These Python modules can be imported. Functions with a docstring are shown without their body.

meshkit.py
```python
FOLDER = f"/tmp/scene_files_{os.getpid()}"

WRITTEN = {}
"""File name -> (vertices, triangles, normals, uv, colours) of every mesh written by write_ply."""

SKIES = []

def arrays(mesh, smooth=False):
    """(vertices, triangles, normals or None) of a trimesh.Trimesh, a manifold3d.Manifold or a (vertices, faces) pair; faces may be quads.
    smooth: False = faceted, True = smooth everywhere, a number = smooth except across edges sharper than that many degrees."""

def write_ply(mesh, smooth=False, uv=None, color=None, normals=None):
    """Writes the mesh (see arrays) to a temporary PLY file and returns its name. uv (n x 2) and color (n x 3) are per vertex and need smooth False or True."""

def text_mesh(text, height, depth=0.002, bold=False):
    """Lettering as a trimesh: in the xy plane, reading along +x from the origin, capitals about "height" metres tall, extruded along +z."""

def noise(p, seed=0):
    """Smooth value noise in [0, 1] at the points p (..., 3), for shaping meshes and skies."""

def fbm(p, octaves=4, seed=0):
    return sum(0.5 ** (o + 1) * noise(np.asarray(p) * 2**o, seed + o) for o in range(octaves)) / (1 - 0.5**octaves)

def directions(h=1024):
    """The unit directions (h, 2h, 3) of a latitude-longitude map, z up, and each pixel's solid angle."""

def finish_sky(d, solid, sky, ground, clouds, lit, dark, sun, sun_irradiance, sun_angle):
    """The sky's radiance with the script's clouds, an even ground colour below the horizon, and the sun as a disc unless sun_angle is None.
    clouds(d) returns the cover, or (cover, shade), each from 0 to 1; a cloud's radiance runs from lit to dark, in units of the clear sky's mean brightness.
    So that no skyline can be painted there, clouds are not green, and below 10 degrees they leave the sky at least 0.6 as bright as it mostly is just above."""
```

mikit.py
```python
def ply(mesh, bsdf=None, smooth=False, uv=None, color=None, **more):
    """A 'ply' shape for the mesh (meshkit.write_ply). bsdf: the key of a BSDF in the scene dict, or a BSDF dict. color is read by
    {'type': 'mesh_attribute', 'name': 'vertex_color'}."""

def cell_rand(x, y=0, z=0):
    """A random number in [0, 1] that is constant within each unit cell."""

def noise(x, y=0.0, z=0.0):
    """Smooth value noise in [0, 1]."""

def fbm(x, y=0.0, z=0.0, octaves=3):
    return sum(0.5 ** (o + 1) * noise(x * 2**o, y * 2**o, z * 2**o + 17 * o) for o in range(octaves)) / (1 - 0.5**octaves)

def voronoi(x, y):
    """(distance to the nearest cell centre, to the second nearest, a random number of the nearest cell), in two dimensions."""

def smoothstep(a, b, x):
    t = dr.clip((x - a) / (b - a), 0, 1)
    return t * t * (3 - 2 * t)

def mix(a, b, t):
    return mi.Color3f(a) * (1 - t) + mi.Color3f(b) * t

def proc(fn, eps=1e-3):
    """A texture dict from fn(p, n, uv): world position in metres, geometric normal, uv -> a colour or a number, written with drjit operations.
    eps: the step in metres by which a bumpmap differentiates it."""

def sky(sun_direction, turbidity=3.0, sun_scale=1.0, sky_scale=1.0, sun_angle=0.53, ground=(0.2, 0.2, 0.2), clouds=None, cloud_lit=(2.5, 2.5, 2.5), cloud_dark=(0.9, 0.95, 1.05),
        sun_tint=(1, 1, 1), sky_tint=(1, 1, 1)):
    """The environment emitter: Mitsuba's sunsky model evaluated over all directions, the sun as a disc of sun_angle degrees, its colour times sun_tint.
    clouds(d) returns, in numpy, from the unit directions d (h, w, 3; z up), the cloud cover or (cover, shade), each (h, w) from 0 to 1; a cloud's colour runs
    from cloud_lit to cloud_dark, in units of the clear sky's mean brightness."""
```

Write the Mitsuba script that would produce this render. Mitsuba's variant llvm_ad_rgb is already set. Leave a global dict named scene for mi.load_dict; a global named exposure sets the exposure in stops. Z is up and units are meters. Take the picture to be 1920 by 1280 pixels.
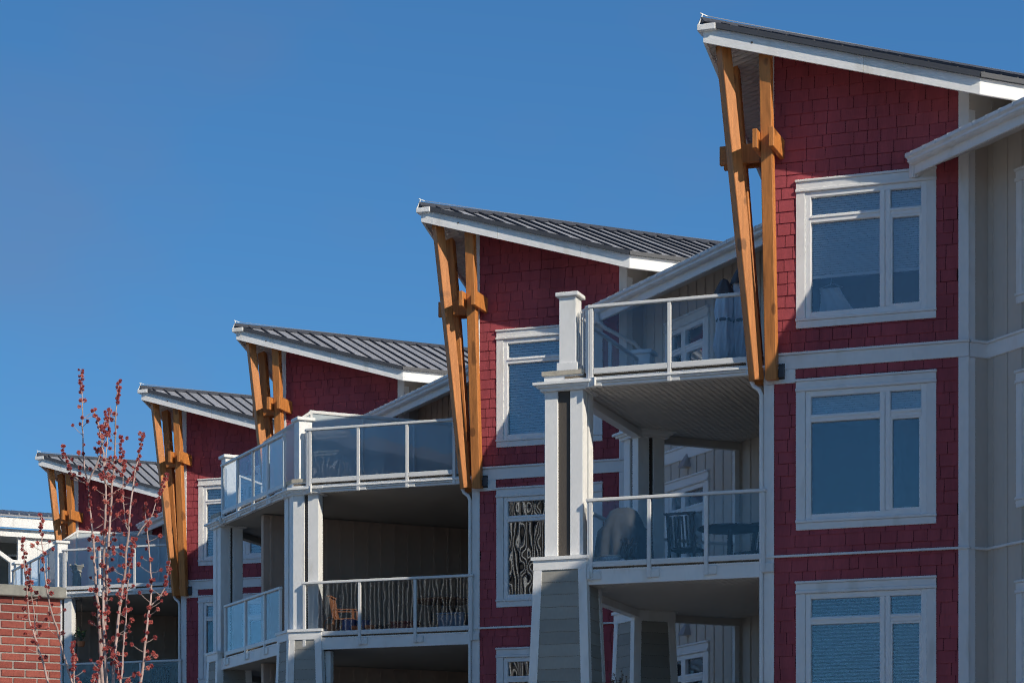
import math, random
import numpy as np, trimesh, drjit as dr, mitsuba as mi
from shapely.geometry import Polygon, box as sbox
from shapely import affinity
import mikit
from mikit import noise, fbm, smoothstep, mix, cell_rand, voronoi

# ------------------------------------------------------------------ camera, sky, exposure
scene, labels = {'type': 'scene'}, {}
F_PX, Y_HOR, TH = 4603.0, 1688.9, 0.34452
scene['camera'] = {'type': 'perspective', 'fov_axis': 'x', 'fov': math.degrees(2 * math.atan(960 / F_PX)),
                   'near_clip': 0.1, 'far_clip': 6000.0,
                   'principal_point_offset_x': 0.0, 'principal_point_offset_y': -(Y_HOR - 640) / 1280,
                   'to_world': mi.ScalarTransform4f().look_at(origin=[0, 0, 0], target=[0, 1, 0], up=[0, 0, 1])}
UX, VX = np.array([math.cos(TH), -math.sin(TH), 0]), np.array([math.sin(TH), math.cos(TH), 0])
DX, RX, ZX = (VX - UX) / 2 ** .5, (UX + VX) / 2 ** .5, np.array([0, 0, 1.0])
SUN = 1.981 * UX - 1.0 * VX + 1.398 * ZX
exposure = 1.68
def haze_veil(d):
    x, y, z = d[..., 0], d[..., 1], d[..., 2]; n = 0
    g = np.random.default_rng(5)
    for k in range(5):      # drifting, stretched wisps
        for j in range(4):
            f = 9 * 1.75 ** k; a, b, c = g.normal(size=3); n = n + 0.62 ** k * np.sin(f * (a * x + .5 * b * y + 1.3 * c * z) + g.uniform(0, 6.3) + 1.5 * np.sin(.4 * f * (c * x + a * z)))
    return np.clip((n / 4.0 + 0.02) * 0.22, 0, 0.16)
scene['sky'] = mikit.sky(SUN, turbidity=3, clouds=haze_veil, cloud_lit=(1.1, 0.88, 0.92), sky_tint=(0.385, 0.765, 1.09), sun_tint=(0.95, 1.08, 1.32))

# ------------------------------------------------------------------ materials
def pr(name, color, rough=0.6, **k):
    c = color if isinstance(color, dict) else {'type': 'rgb', 'value': list(color)}
    scene[name] = {'type': 'twosided', 'bsdf': {'type': 'principled', 'base_color': c, 'roughness': rough, 'specular': 0.35, **k}}
def tone(c, amp=0.12, f=(3, 3, 3), f2=40.0, dirt=None):
    c = list(c)
    def fn(p, n, uv):
        t = fbm(p.x * f[0], p.y * f[1], p.z * f[2], 4) - 0.5
        g = noise(p.x * f2, p.y * f2, p.z * f2 * 0.3) - 0.5
        col = mi.Color3f(*c) * (1 + 2 * amp * t + amp * g)
        if dirt is not None:
            s = smoothstep(0.56, 0.8, fbm(p.x * 5, p.y * 5, p.z * 1.1, 4))
            col = mix(col, col * mi.Color3f(*dirt), s)
        return col
    return mikit.proc(fn)
RED = [(0.325, 0.062, 0.076), (0.305, 0.057, 0.072), (0.34, 0.067, 0.080)]
for k, c in enumerate(RED):
    def red_fn(p, n, uv, c=c):
        g = fbm(p.x * 9, p.y * 9, p.z * 1.2, 3) - 0.5
        grain = noise(p.x * 150, p.y * 150, p.z * 9) - 0.5
        fade = fbm(p.x * 1.3, p.y * 1.3, p.z * 0.35, 3) - 0.5
        return mi.Color3f(*c) * (1 + 0.42 * g + 0.25 * grain + 0.5 * fade)
    pr(f'mat_red_{k}', mikit.proc(red_fn), 0.75)
pr('mat_red_gap', (0.05, 0.010, 0.014), 0.9)
pr('mat_white', tone((0.74, 0.735, 0.72), 0.05, dirt=(0.88, 0.87, 0.84)), 0.5)
pr('mat_fascia', tone((0.76, 0.75, 0.73), 0.06, f=(2, 2, 6), dirt=(0.82, 0.80, 0.76)), 0.55)
pr('mat_vinyl', (0.78, 0.78, 0.77), 0.35)
pr('mat_alu', tone((0.66, 0.655, 0.64), 0.03), 0.35)
pr('mat_beige', tone((0.54, 0.485, 0.425), 0.05, f=(2, 2, .7), f2=25), 0.7)
pr('mat_tan', tone((0.46, 0.35, 0.28), 0.08), 0.75)
for k, s in enumerate((0.9, 1.0, 1.1)):
    pr(f'mat_siding_{k}', tone((0.285 * s, 0.275 * s, 0.245 * s), 0.10, f=(1.5, 1.5, 8), f2=60), 0.7)
pr('mat_soffit', tone((0.52, 0.49, 0.45), 0.06), 0.65)
pr('mat_soffit_white', tone((0.62, 0.60, 0.56), 0.05), 0.6)
pr('mat_stucco', tone((0.32, 0.30, 0.27), 0.06), 0.8)
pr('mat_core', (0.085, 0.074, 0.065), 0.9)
pr('mat_deckwood', tone((0.16, 0.13, 0.10), 0.25, f=(8, 8, 20)), 0.8)
def cedar(p, n, uv):
    q = fbm(p.x * 14, p.y * 14, p.z * 1.3, 4)
    ring = noise(p.x * 60 + q * 4, p.y * 60, p.z * 2.0)
    kn = smoothstep(0.80, 0.9, noise(p.x * 7 + 3, p.y * 7, p.z * 3.1))
    c = mix((0.56, 0.215, 0.058), (0.42, 0.150, 0.038), q)
    streak = smoothstep(0.62, 0.85, fbm(p.x * 22, p.y * 22, p.z * 0.55, 3))
    return c * (0.80 + 0.36 * ring) * (1 - 0.5 * kn) * (1 - 0.30 * streak)
pr('mat_cedar', mikit.proc(cedar), 0.5)
for k, s in enumerate((0.92, 1.0, 1.1)):
    pr(f'mat_roof_{k}', tone((0.235 * s, 0.235 * s, 0.245 * s), 0.10, f=(2, 2, 2)), 0.42)
pr('mat_roof_rib', (0.03, 0.03, 0.034), 0.6)
pr('mat_roof_edge', (0.06, 0.062, 0.07), 0.45)
pr('mat_roof_light', (0.62, 0.61, 0.60), 0.4)
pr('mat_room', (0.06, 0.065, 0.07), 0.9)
pr('mat_blind', (0.74, 0.75, 0.75), 0.5)
pr('mat_cloth_white', (0.62, 0.62, 0.64), 0.85)
def wavy(p, n, uv):
    q = p.x * 0.94 - p.y * 0.34
    return 1.0 * noise(q * 2.6, p.z * 1.9, p.y * 0.4) + 0.30 * noise(q * 7, p.z * 4.5, p.y * 0.7)
def pane(name, ior, amp, t, refl=(0.92, 0.96, 1.0)):
    scene[name] = {'type': 'bumpmap', 'arbitrary': mikit.proc(wavy, eps=4e-3), 'scale': amp, 'bsdf': {'type': 'thindielectric', 'int_ior': ior, 'specular_transmittance': {'type': 'rgb', 'value': list(t)}, 'specular_reflectance': {'type': 'rgb', 'value': list(refl)}}}
pane('mat_pane', 2.0, 0.0012, (0.62, 0.67, 0.70))
pane('mat_pane_wavy', 2.05, 0.0010, (0.35, 0.37, 0.40), (1, 1, 1))
pane('mat_glass', 1.5, 0.0010, (0.74, 0.79, 0.82))
pane('mat_glass_wavy', 1.52, 0.0004, (0.72, 0.76, 0.78), (1, 1, 1))
pr('mat_frosted', (0.55, 0.63, 0.66), 0.5, spec_trans=0.0)
scene['mat_frost'] = {'type': 'blendbsdf', 'weight': 0.88, 'bsdf_0': {'type': 'thindielectric', 'int_ior': 1.5}, 'bsdf_1': {'type': 'principledthin', 'base_color': {'type': 'rgb', 'value': [0.66, 0.75, 0.78]}, 'roughness': 0.4, 'diff_trans': 0.7}}
for k, c in enumerate([(0.25, 0.060, 0.043), (0.29, 0.076, 0.054), (0.20, 0.047, 0.036), (0.27, 0.068, 0.050)]):
    pr(f'mat_brick_{k}', tone(c, 0.22, f=(9, 9, 25), f2=90), 0.85)
pr('mat_mortar', tone((0.33, 0.295, 0.26), 0.12, f=(12, 12, 12)), 0.95)
pr('mat_concrete', tone((0.235, 0.225, 0.195), 0.3, f=(6, 6, 6), dirt=(0.62, 0.6, 0.55)), 0.9)
pr('mat_bark', tone((0.42, 0.30, 0.265), 0.35, f=(30, 30, 9), f2=120), 0.75)
for k, c in enumerate([(0.42, 0.085, 0.07), (0.30, 0.05, 0.05), (0.50, 0.15, 0.12)]):
    scene[f'mat_petal_{k}'] = {'type': 'twosided', 'bsdf': {'type': 'principled', 'base_color': {'type': 'rgb', 'value': list(c)}, 'roughness': 0.7}}
pr('mat_dark_cover', tone((0.050, 0.054, 0.062), 0.2), 0.6)
pr('mat_dark_wood', (0.055, 0.040, 0.032), 0.6)
pr('mat_chair_wood', tone((0.21, 0.085, 0.042), 0.2, f=(20, 20, 20)), 0.5)
pr('mat_terracotta', (0.50, 0.17, 0.07), 0.6)
pr('mat_orange_pot', (0.60, 0.15, 0.05), 0.5)
pr('mat_blue_glaze', (0.06, 0.11, 0.30), 0.15)
pr('mat_grey_blue', (0.22, 0.27, 0.34), 0.5)
pr('mat_red_paint', (0.25, 0.04, 0.03), 0.5)
pr('mat_canvas', tone((0.62, 0.66, 0.72), 0.12), 0.85)
pr('mat_canvas_dark', (0.09, 0.09, 0.095), 0.8)
pr('mat_stone', tone((0.42, 0.38, 0.31), 0.2, f=(15, 15, 15)), 0.85)
def china(p, n, uv):
    a, b, c = voronoi(p.x * 60 + p.y * 20, p.z * 70)
    return mix((0.07, 0.12, 0.30), (0.72, 0.72, 0.70), smoothstep(0.05, 0.18, b - a))
pr('mat_china', mikit.proc(china), 0.2)
pr('mat_leaf', (0.06, 0.11, 0.03), 0.6)
pr('mat_leaf_grey', (0.11, 0.13, 0.10), 0.7)
pr('mat_twig', (0.10, 0.07, 0.05), 0.8)
pr('mat_steel', (0.45, 0.45, 0.46), 0.35, metallic=0.6)
pr('mat_asphalt', tone((0.17, 0.17, 0.165), 0.15), 0.9)
pr('mat_paving', tone((0.32, 0.31, 0.29), 0.12), 0.9)

# ------------------------------------------------------------------ mesh helpers
class Frame:
    def __init__(s, o, x, y): s.o, s.R = np.array(o, float), np.array([x, y, [0, 0, 1.0]]).T
    def __call__(s, v): return np.asarray(v, float) @ s.R.T + s.o
    def at(s, a, b, z=0.0): return s(np.array([a, b, z]))
T_SP = [0, 10.5303, 21.086, 28.4232, 38.6821, -10.53]
O_PT = [np.array([3.7711, 36.5, 0]) + DX * t for t in T_SP]
UV = [Frame(o, UX, VX) for o in O_PT]           # a along the tower front, b into the building
RD = [Frame(o, RX, DX) for o in O_PT]           # a = r (into the main wall), b = d (along the row)
WORLD = Frame([0, 0, 0], [1, 0, 0], [0, 1, 0])
def line_frame(P, Q):
    x = np.array(Q, float) - P; L = np.linalg.norm(x[:2]); x = np.array([x[0] / L, x[1] / L, 0])
    return Frame([P[0], P[1], 0], x, [-x[1], x[0], 0]), L

class MB:
    def __init__(s): s.v, s.f, s.n = [], [], 0
    def raw(s, v, f):
        s.v.append(np.asarray(v, float)); s.f.append(np.asarray(f, int) + s.n); s.n += len(v); return s
    def hexa(s, p):      # p: 8 points, bottom ring 0-3, top ring 4-7
        return s.raw(p, [[0, 2, 1], [0, 3, 2], [4, 5, 6], [4, 6, 7], [0, 1, 5], [0, 5, 4], [1, 2, 6], [1, 6, 5], [2, 3, 7], [2, 7, 6], [3, 0, 4], [3, 4, 7]])
    def box(s, x0, x1, y0, y1, z0, z1, c=0.0):
        if x0 > x1: x0, x1 = x1, x0
        if y0 > y1: y0, y1 = y1, y0
        if z0 > z1: z0, z1 = z1, z0
        if c <= 0:
            return s.hexa([(x0, y0, z0), (x1, y0, z0), (x1, y1, z0), (x0, y1, z0), (x0, y0, z1), (x1, y0, z1), (x1, y1, z1), (x0, y1, z1)])
        c = min(c, (x1 - x0) * .45, (y1 - y0) * .45, (z1 - z0) * .45)
        P = []
        for X, sx in ((x0, 1), (x1, -1)):
            for Y, sy in ((y0, 1), (y1, -1)):
                for Z, sz in ((z0, 1), (z1, -1)):
                    P += [(X, Y + sy * c, Z + sz * c), (X + sx * c, Y, Z + sz * c), (X + sx * c, Y + sy * c, Z)]
        h = trimesh.convex.convex_hull(np.array(P))
        return s.raw(h.vertices, h.faces)
    def beam(s, p, q, w, h, up=(0, 0, 1), c=0.0, q_w=None, q_h=None):
        p, q = np.array(p, float), np.array(q, float); d = q - p; d /= np.linalg.norm(d)
        a = np.cross(d, up); a /= np.linalg.norm(a); b = np.cross(a, d)
        def ring(o, w, h):
            if c <= 0: L = [(-w, -h), (w, -h), (w, h), (-w, h)]
            else: L = [(-w + c, -h), (w - c, -h), (w, -h + c), (w, h - c), (w - c, h), (-w + c, h), (-w, h - c), (-w, -h + c)]
            return [o + a * x + b * y for x, y in L]
        A, B = ring(p, w / 2, h / 2), ring(q, (q_w or w) / 2, (q_h or h) / 2); n = len(A); f = []
        for k in range(n): m = (k + 1) % n; f += [[k, m, n + m], [k, n + m, n + k]]
        for k in range(1, n - 1): f += [[0, k + 1, k], [n, n + k, n + k + 1]]
        return s.raw(np.array(A + B), np.array(f)[:, ::-1])
    def prism(s, poly, z0, z1):      # poly: shapely Polygon or list
        if not isinstance(poly, Polygon): poly = Polygon(poly)
        if poly.is_empty or poly.area < 1e-6: return s
        m = trimesh.creation.extrude_polygon(poly, z1 - z0)
        return s.raw(m.vertices + [0, 0, z0], m.faces)
    def tube(s, pts, rad, n=8, closed_ends=True):
        pts = [np.array(p, float) for p in pts]; rad = [rad] * len(pts) if np.isscalar(rad) else rad
        V, Fc = [], []; a = None
        for i, p in enumerate(pts):
            t = pts[min(i + 1, len(pts) - 1)] - pts[max(i - 1, 0)]; t /= np.linalg.norm(t)
            if a is None: a = np.cross(t, [0.31, 0.2, 0.93] if abs(t[2]) < .9 else [1, 0, 0.1])
            a = a - t * (a @ t); a /= np.linalg.norm(a); b = np.cross(t, a)
            for k in range(n): th = 2 * math.pi * k / n; V.append(p + rad[i] * (a * math.cos(th) + b * math.sin(th)))
        for i in range(len(pts) - 1):
            for k in range(n): m = (k + 1) % n; A, B = i * n, (i + 1) * n; Fc += [[A + k, A + m, B + m], [A + k, B + m, B + k]]
        for k in range(1, n - 1): Fc += [[0, k + 1, k], [(len(pts) - 1) * n, (len(pts) - 1) * n + k, (len(pts) - 1) * n + k + 1]]
        return s.raw(V, Fc)
    def lathe(s, prof, o=(0, 0, 0), n=24, wob=None):   # prof [(r,z)]
        V, Fc = [], []
        for r, z in prof:
            for k in range(n):
                th = 2 * math.pi * k / n; rr = r * (1 + (wob(th, z) if wob else 0)); V.append((o[0] + rr * math.cos(th), o[1] + rr * math.sin(th), o[2] + z))
        for i in range(len(prof) - 1):
            for k in range(n): m = (k + 1) % n; A, B = i * n, (i + 1) * n; Fc += [[A + k, A + m, B + m], [A + k, B + m, B + k]]
        return s.raw(V, Fc)
    def quad(s, a, b, c, d): return s.raw([a, b, c, d], [[0, 1, 2], [0, 2, 3]])
    def mesh(s, frame=WORLD):
        return trimesh.Trimesh(frame(np.vstack(s.v)), np.vstack(s.f), process=False)

used = {}
def key_of(name, parent=None):
    base = name if parent is None else f'{parent}__{name}'
    k = used.get(base, 0); used[base] = k + 1
    return base if k == 0 else f'{base}_{k:03d}'
def thing(name, label, cat, group=None, kind=None):
    k = key_of(name); labels[k] = {'label': label, 'category': cat}
    if group: labels[k]['group'] = group
    return k
def holder(name, parent): return key_of(name, parent)
def put(name, parent, mb, mat, frame=WORLD, smooth=False, label=None, kind=None):
    k = key_of(name, parent); m = mb.mesh(frame) if isinstance(mb, MB) else mb
    scene[k] = mikit.ply(m, mat, smooth=smooth)
    if label or kind:
        labels[k] = {}
        if label: labels[k]['label'] = label
        if kind: labels[k]['kind'] = kind
    return k
def bx(name, parent, mat, frame, *a, c=0.004, **k):
    return put(name, parent, MB().box(*a, c=c), mat, frame, **k)
rng = np.random.default_rng(7)

# ------------------------------------------------------------------ setting: ground
GZ = -1.62
put('ground', None, MB().box(-3000, 3000, -3000, 3000, GZ - 1, GZ), 'mat_asphalt'); labels['ground'] = {'label': 'grey ground around the buildings', 'kind': 'structure'}
m = MB().box(-6, 1.2, -60, 80, GZ + .004, GZ + .14)
put('path', None, m, 'mat_paving', RD[0]); labels['path'] = {'label': 'pale paved path in front of the buildings', 'kind': 'structure'}

# ------------------------------------------------------------------ building constants
W, OV, ZA, PIT, UB, CH = 2.9932, 0.754, 12.594, 0.2992, 3.283, 0.36
SL = PIT * 2 ** .5                       # slope of the roof planes across the ridge
ST = 2.985; ZF = [8.10, 5.115, 2.13]     # belts (floors 4, 3, 2)
R_MAIN = W / 2 ** .5 + CH                # main wall line
def soffit_z(u, v): return ZA + 0.03 - PIT * abs(v - u)

def wall_boxes(mb, u0, u1, z0, z1, holes, y0, y1):
    us = sorted({u0, u1, *[min(max(h[k], u0), u1) for h in holes for k in (0, 1)]})
    for a, b in zip(us[:-1], us[1:]):
        if b - a < 1e-4: continue
        cut = sorted([(h[2], h[3]) for h in holes if h[0] < (a + b) / 2 < h[1]]); z = z0
        for c0, c1 in cut:
            if c0 > z: mb.box(a, b, y0, y1, z, min(c0, z1))
            z = max(z, c1)
        if z < z1: mb.box(a, b, y0, y1, z, z1)

def window(parent, fr, u0, u1, zt, zb, blind=1.0, mull=0.617, transom=True, pitch=0.034, y=0.0, blind_top=True, glass='mat_pane', slat=.92):
    """trimmed window in the plane b = y of the frame; u0..u1, zb..zt are the outer edges of the trim"""
    w = holder('window', parent)
    bx('head_trim', w, 'mat_white', fr, u0, u1, y - .034, y + .01, zt - .135, zt - .035)
    put('head_cap', w, MB().box(u0 - .012, u1 + .012, y - .062, y + .01, zt - .034, zt, c=.006).box(u0 - .008, u1 + .008, y - .055, y + .01, zt - .182, zt - .137, c=.006), 'mat_white', fr)
    for a in (u0, u1 - .138): bx('side_trim', w, 'mat_white', fr, a, a + .138, y - .030, y + .01, zb + .148, zt - .184)
    bx('sill', w, 'mat_white', fr, u0, u1, y - .032, y + .01, zb, zb + .105)
    bx('sill_cap', w, 'mat_white', fr, u0 - .008, u1 + .008, y - .052, y + .01, zb + .107, zb + .146)
    a0, a1, b0, b1 = u0 + .14, u1 - .14, zb + .148, zt - .184
    m = MB(); fw = .082; mu = a0 + (a1 - a0) * mull; g = y + .045; yf = y - .012
    tr = b1 - .30 * 1.25 - .03
    cols = [(a0 + fw, mu), (mu + .155, a1 - fw)] if mull < 1 else [(a0 + fw, a1 - fw)]
    m.box(a0, a0 + fw, yf, y + .08, b0, b1, c=.006).box(a1 - fw, a1, yf, y + .08, b0, b1, c=.006)
    m.box(a0 + fw, a1 - fw, yf, y + .08, b1 - fw, b1, c=.006).box(a0 + fw, a1 - fw, yf, y + .08, b0, b0 + fw, c=.006)
    if mull < 1:
        m.box(mu, mu + .074, yf, y + .08, b0 + fw, b1 - fw, c=.006).box(mu + .081, mu + .155, yf - .004, y + .08, b0 + fw, b1 - fw, c=.006)
    for c0, c1 in cols:
        if transom: m.box(c0, c1, yf, y + .08, tr - .055, tr + .055, c=.006).box(c0, c1, yf - .02, yf, tr + .01, tr + .03)
    put('frame', w, m, 'mat_vinyl', fr)
    if mull < 1:   # sash of the opening light
        c0, c1 = cols[1]; m = MB(); s = .028; t = tr - .056
        m.box(c0, c0 + s, yf + .008, y + .07, b0 + fw, t).box(c1 - s, c1, yf + .008, y + .07, b0 + fw, t).box(c0 + s, c1 - s, yf + .008, y + .07, b0 + fw, b0 + fw + s).box(c0 + s, c1 - s, yf + .008, y + .07, t - s, t)
        put('sash', w, m, 'mat_vinyl', fr)
    rows = [(b0 + fw, tr - .055), (tr + .055, b1 - fw)] if transom else [(b0 + fw, b1 - fw)]
    for c0, c1 in cols:
        for r0, r1 in rows:
            put('pane', w, MB().quad((c0, g, r0), (c1, g, r0), (c1, g, r1), (c0, g, r1)), glass, fr)
    # blinds hang behind the glass
    for c0, c1 in cols:
        for j, (r0, r1) in enumerate(rows):
            zl = r0 + .01 if j == 1 else r1 - (r1 - r0) * blind
            if blind <= 0 and j == 0: continue
            if j == 1 and not blind_top: continue
            m = MB(); z = r1
            while z > zl + .02:
                m.quad((c0 - .01, g + .050, z - pitch * slat), (c1 + .01, g + .050, z - pitch * slat), (c1 + .01, g + .050 + pitch * .42, z), (c0 - .01, g + .050 + pitch * .42, z)); z -= pitch
            m.box(c0 - .01, c1 + .01, g + .05, g + .075, zl - .012, zl + .012)
            put('blind', w, m, 'mat_blind', fr)
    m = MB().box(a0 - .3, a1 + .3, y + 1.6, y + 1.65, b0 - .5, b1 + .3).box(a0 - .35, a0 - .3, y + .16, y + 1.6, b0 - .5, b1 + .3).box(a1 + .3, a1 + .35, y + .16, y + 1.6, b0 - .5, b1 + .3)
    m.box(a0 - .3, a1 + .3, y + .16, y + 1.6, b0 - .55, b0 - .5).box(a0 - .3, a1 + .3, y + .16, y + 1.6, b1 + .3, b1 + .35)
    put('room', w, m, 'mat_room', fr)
    return w

def shingles(parent, fr, u0, u1, z0, z1, holes, top, seed, limit=300, skip=None):
    """courses of wedge-shaped shingles on the plane b = 0; holes: (u0,u1,z0,z1); top(u): height of the wall there"""
    g = np.random.default_rng(seed); h = holder('shingle_wall', parent); cells = []; ex = .178; k = 0
    z = z0
    while z < z1:
        u = u0 - g.uniform(0, .2); za, zb = z + g.normal(0, .003), z + ex
        while u < u1:
            w_ = g.choice([.14, .2, .24, .28, .33, .38], p=[.12, .2, .22, .2, .16, .1]); a, b = max(u, u0), min(u + w_ - .009, u1); u += w_
            parts = [(a, b, za, zb)]
            for H in holes:
                nxt = []
                for p in parts:
                    if H[0] < p[1] and H[1] > p[0] and H[2] < p[3] and H[3] > p[2]:
                        if p[0] < H[0]: nxt.append((p[0], H[0], p[2], p[3]))
                        if p[1] > H[1]: nxt.append((H[1], p[1], p[2], p[3]))
                        m0, m1 = max(p[0], H[0]), min(p[1], H[1])
                        if p[2] < H[2] - .012: nxt.append((m0, m1, p[2], H[2]))
                        if p[3] > H[3] + .012: nxt.append((m0, m1, H[3], p[3]))
                    else: nxt.append(p)
                parts = nxt
            for p in parts:
                if p[1] - p[0] < .015: continue
                ta, tb = min(p[3], top(p[0])), min(p[3], top(p[1]))
                if min(ta, tb) < p[2] + .01: continue
                j = g.uniform(0, .004); lip = g.uniform(.015, .022)
                dz = g.normal(0, .0025) if p[2] == za else 0
                cells.append(((p[0], -lip, p[2] + dz), (p[1], -lip, p[2] + dz), (p[1], .004, p[2] + dz), (p[0], .004, p[2] + dz), (p[0], -.003 - j, ta), (p[1], -.003 - j, tb), (p[1], .004, tb), (p[0], .004, ta)))
        z += ex
    area = [(c[1][0] - c[0][0]) * (c[4][2] - c[0][2]) for c in cells]
    order = np.argsort(area)[::-1]; rest = MB()
    for n_, i in enumerate(order):
        if n_ < limit: put('shingle', h, MB().hexa(cells[i]), f'mat_red_{g.choice(3, p=[.7, .15, .15])}', fr)
        else: rest.hexa(cells[i])
    if rest.n: put('small_shingles', h, rest, 'mat_red_0', fr, kind='stuff')
    return h

# ------------------------------------------------------------------ the five gabled sections of the building
GROUP = 'gabled sections of the apartment building'
BL = ['nearest gabled apartment section, red shingled tower with the highest roof tip, at the far right',
      'second gabled apartment section from the right, red tower rising behind the nearest balcony column',
      'middle gabled apartment section, red tower behind the balcony with the tall glass privacy screen',
      'fourth gabled apartment section from the right, red tower standing just behind the bare flowering branches',
      'farthest gabled apartment section, small red tower whose roof is crossed by the flowering branches']
BLOCK = [thing('apartment_section', l, 'apartment building', GROUP) for l in BL]

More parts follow.
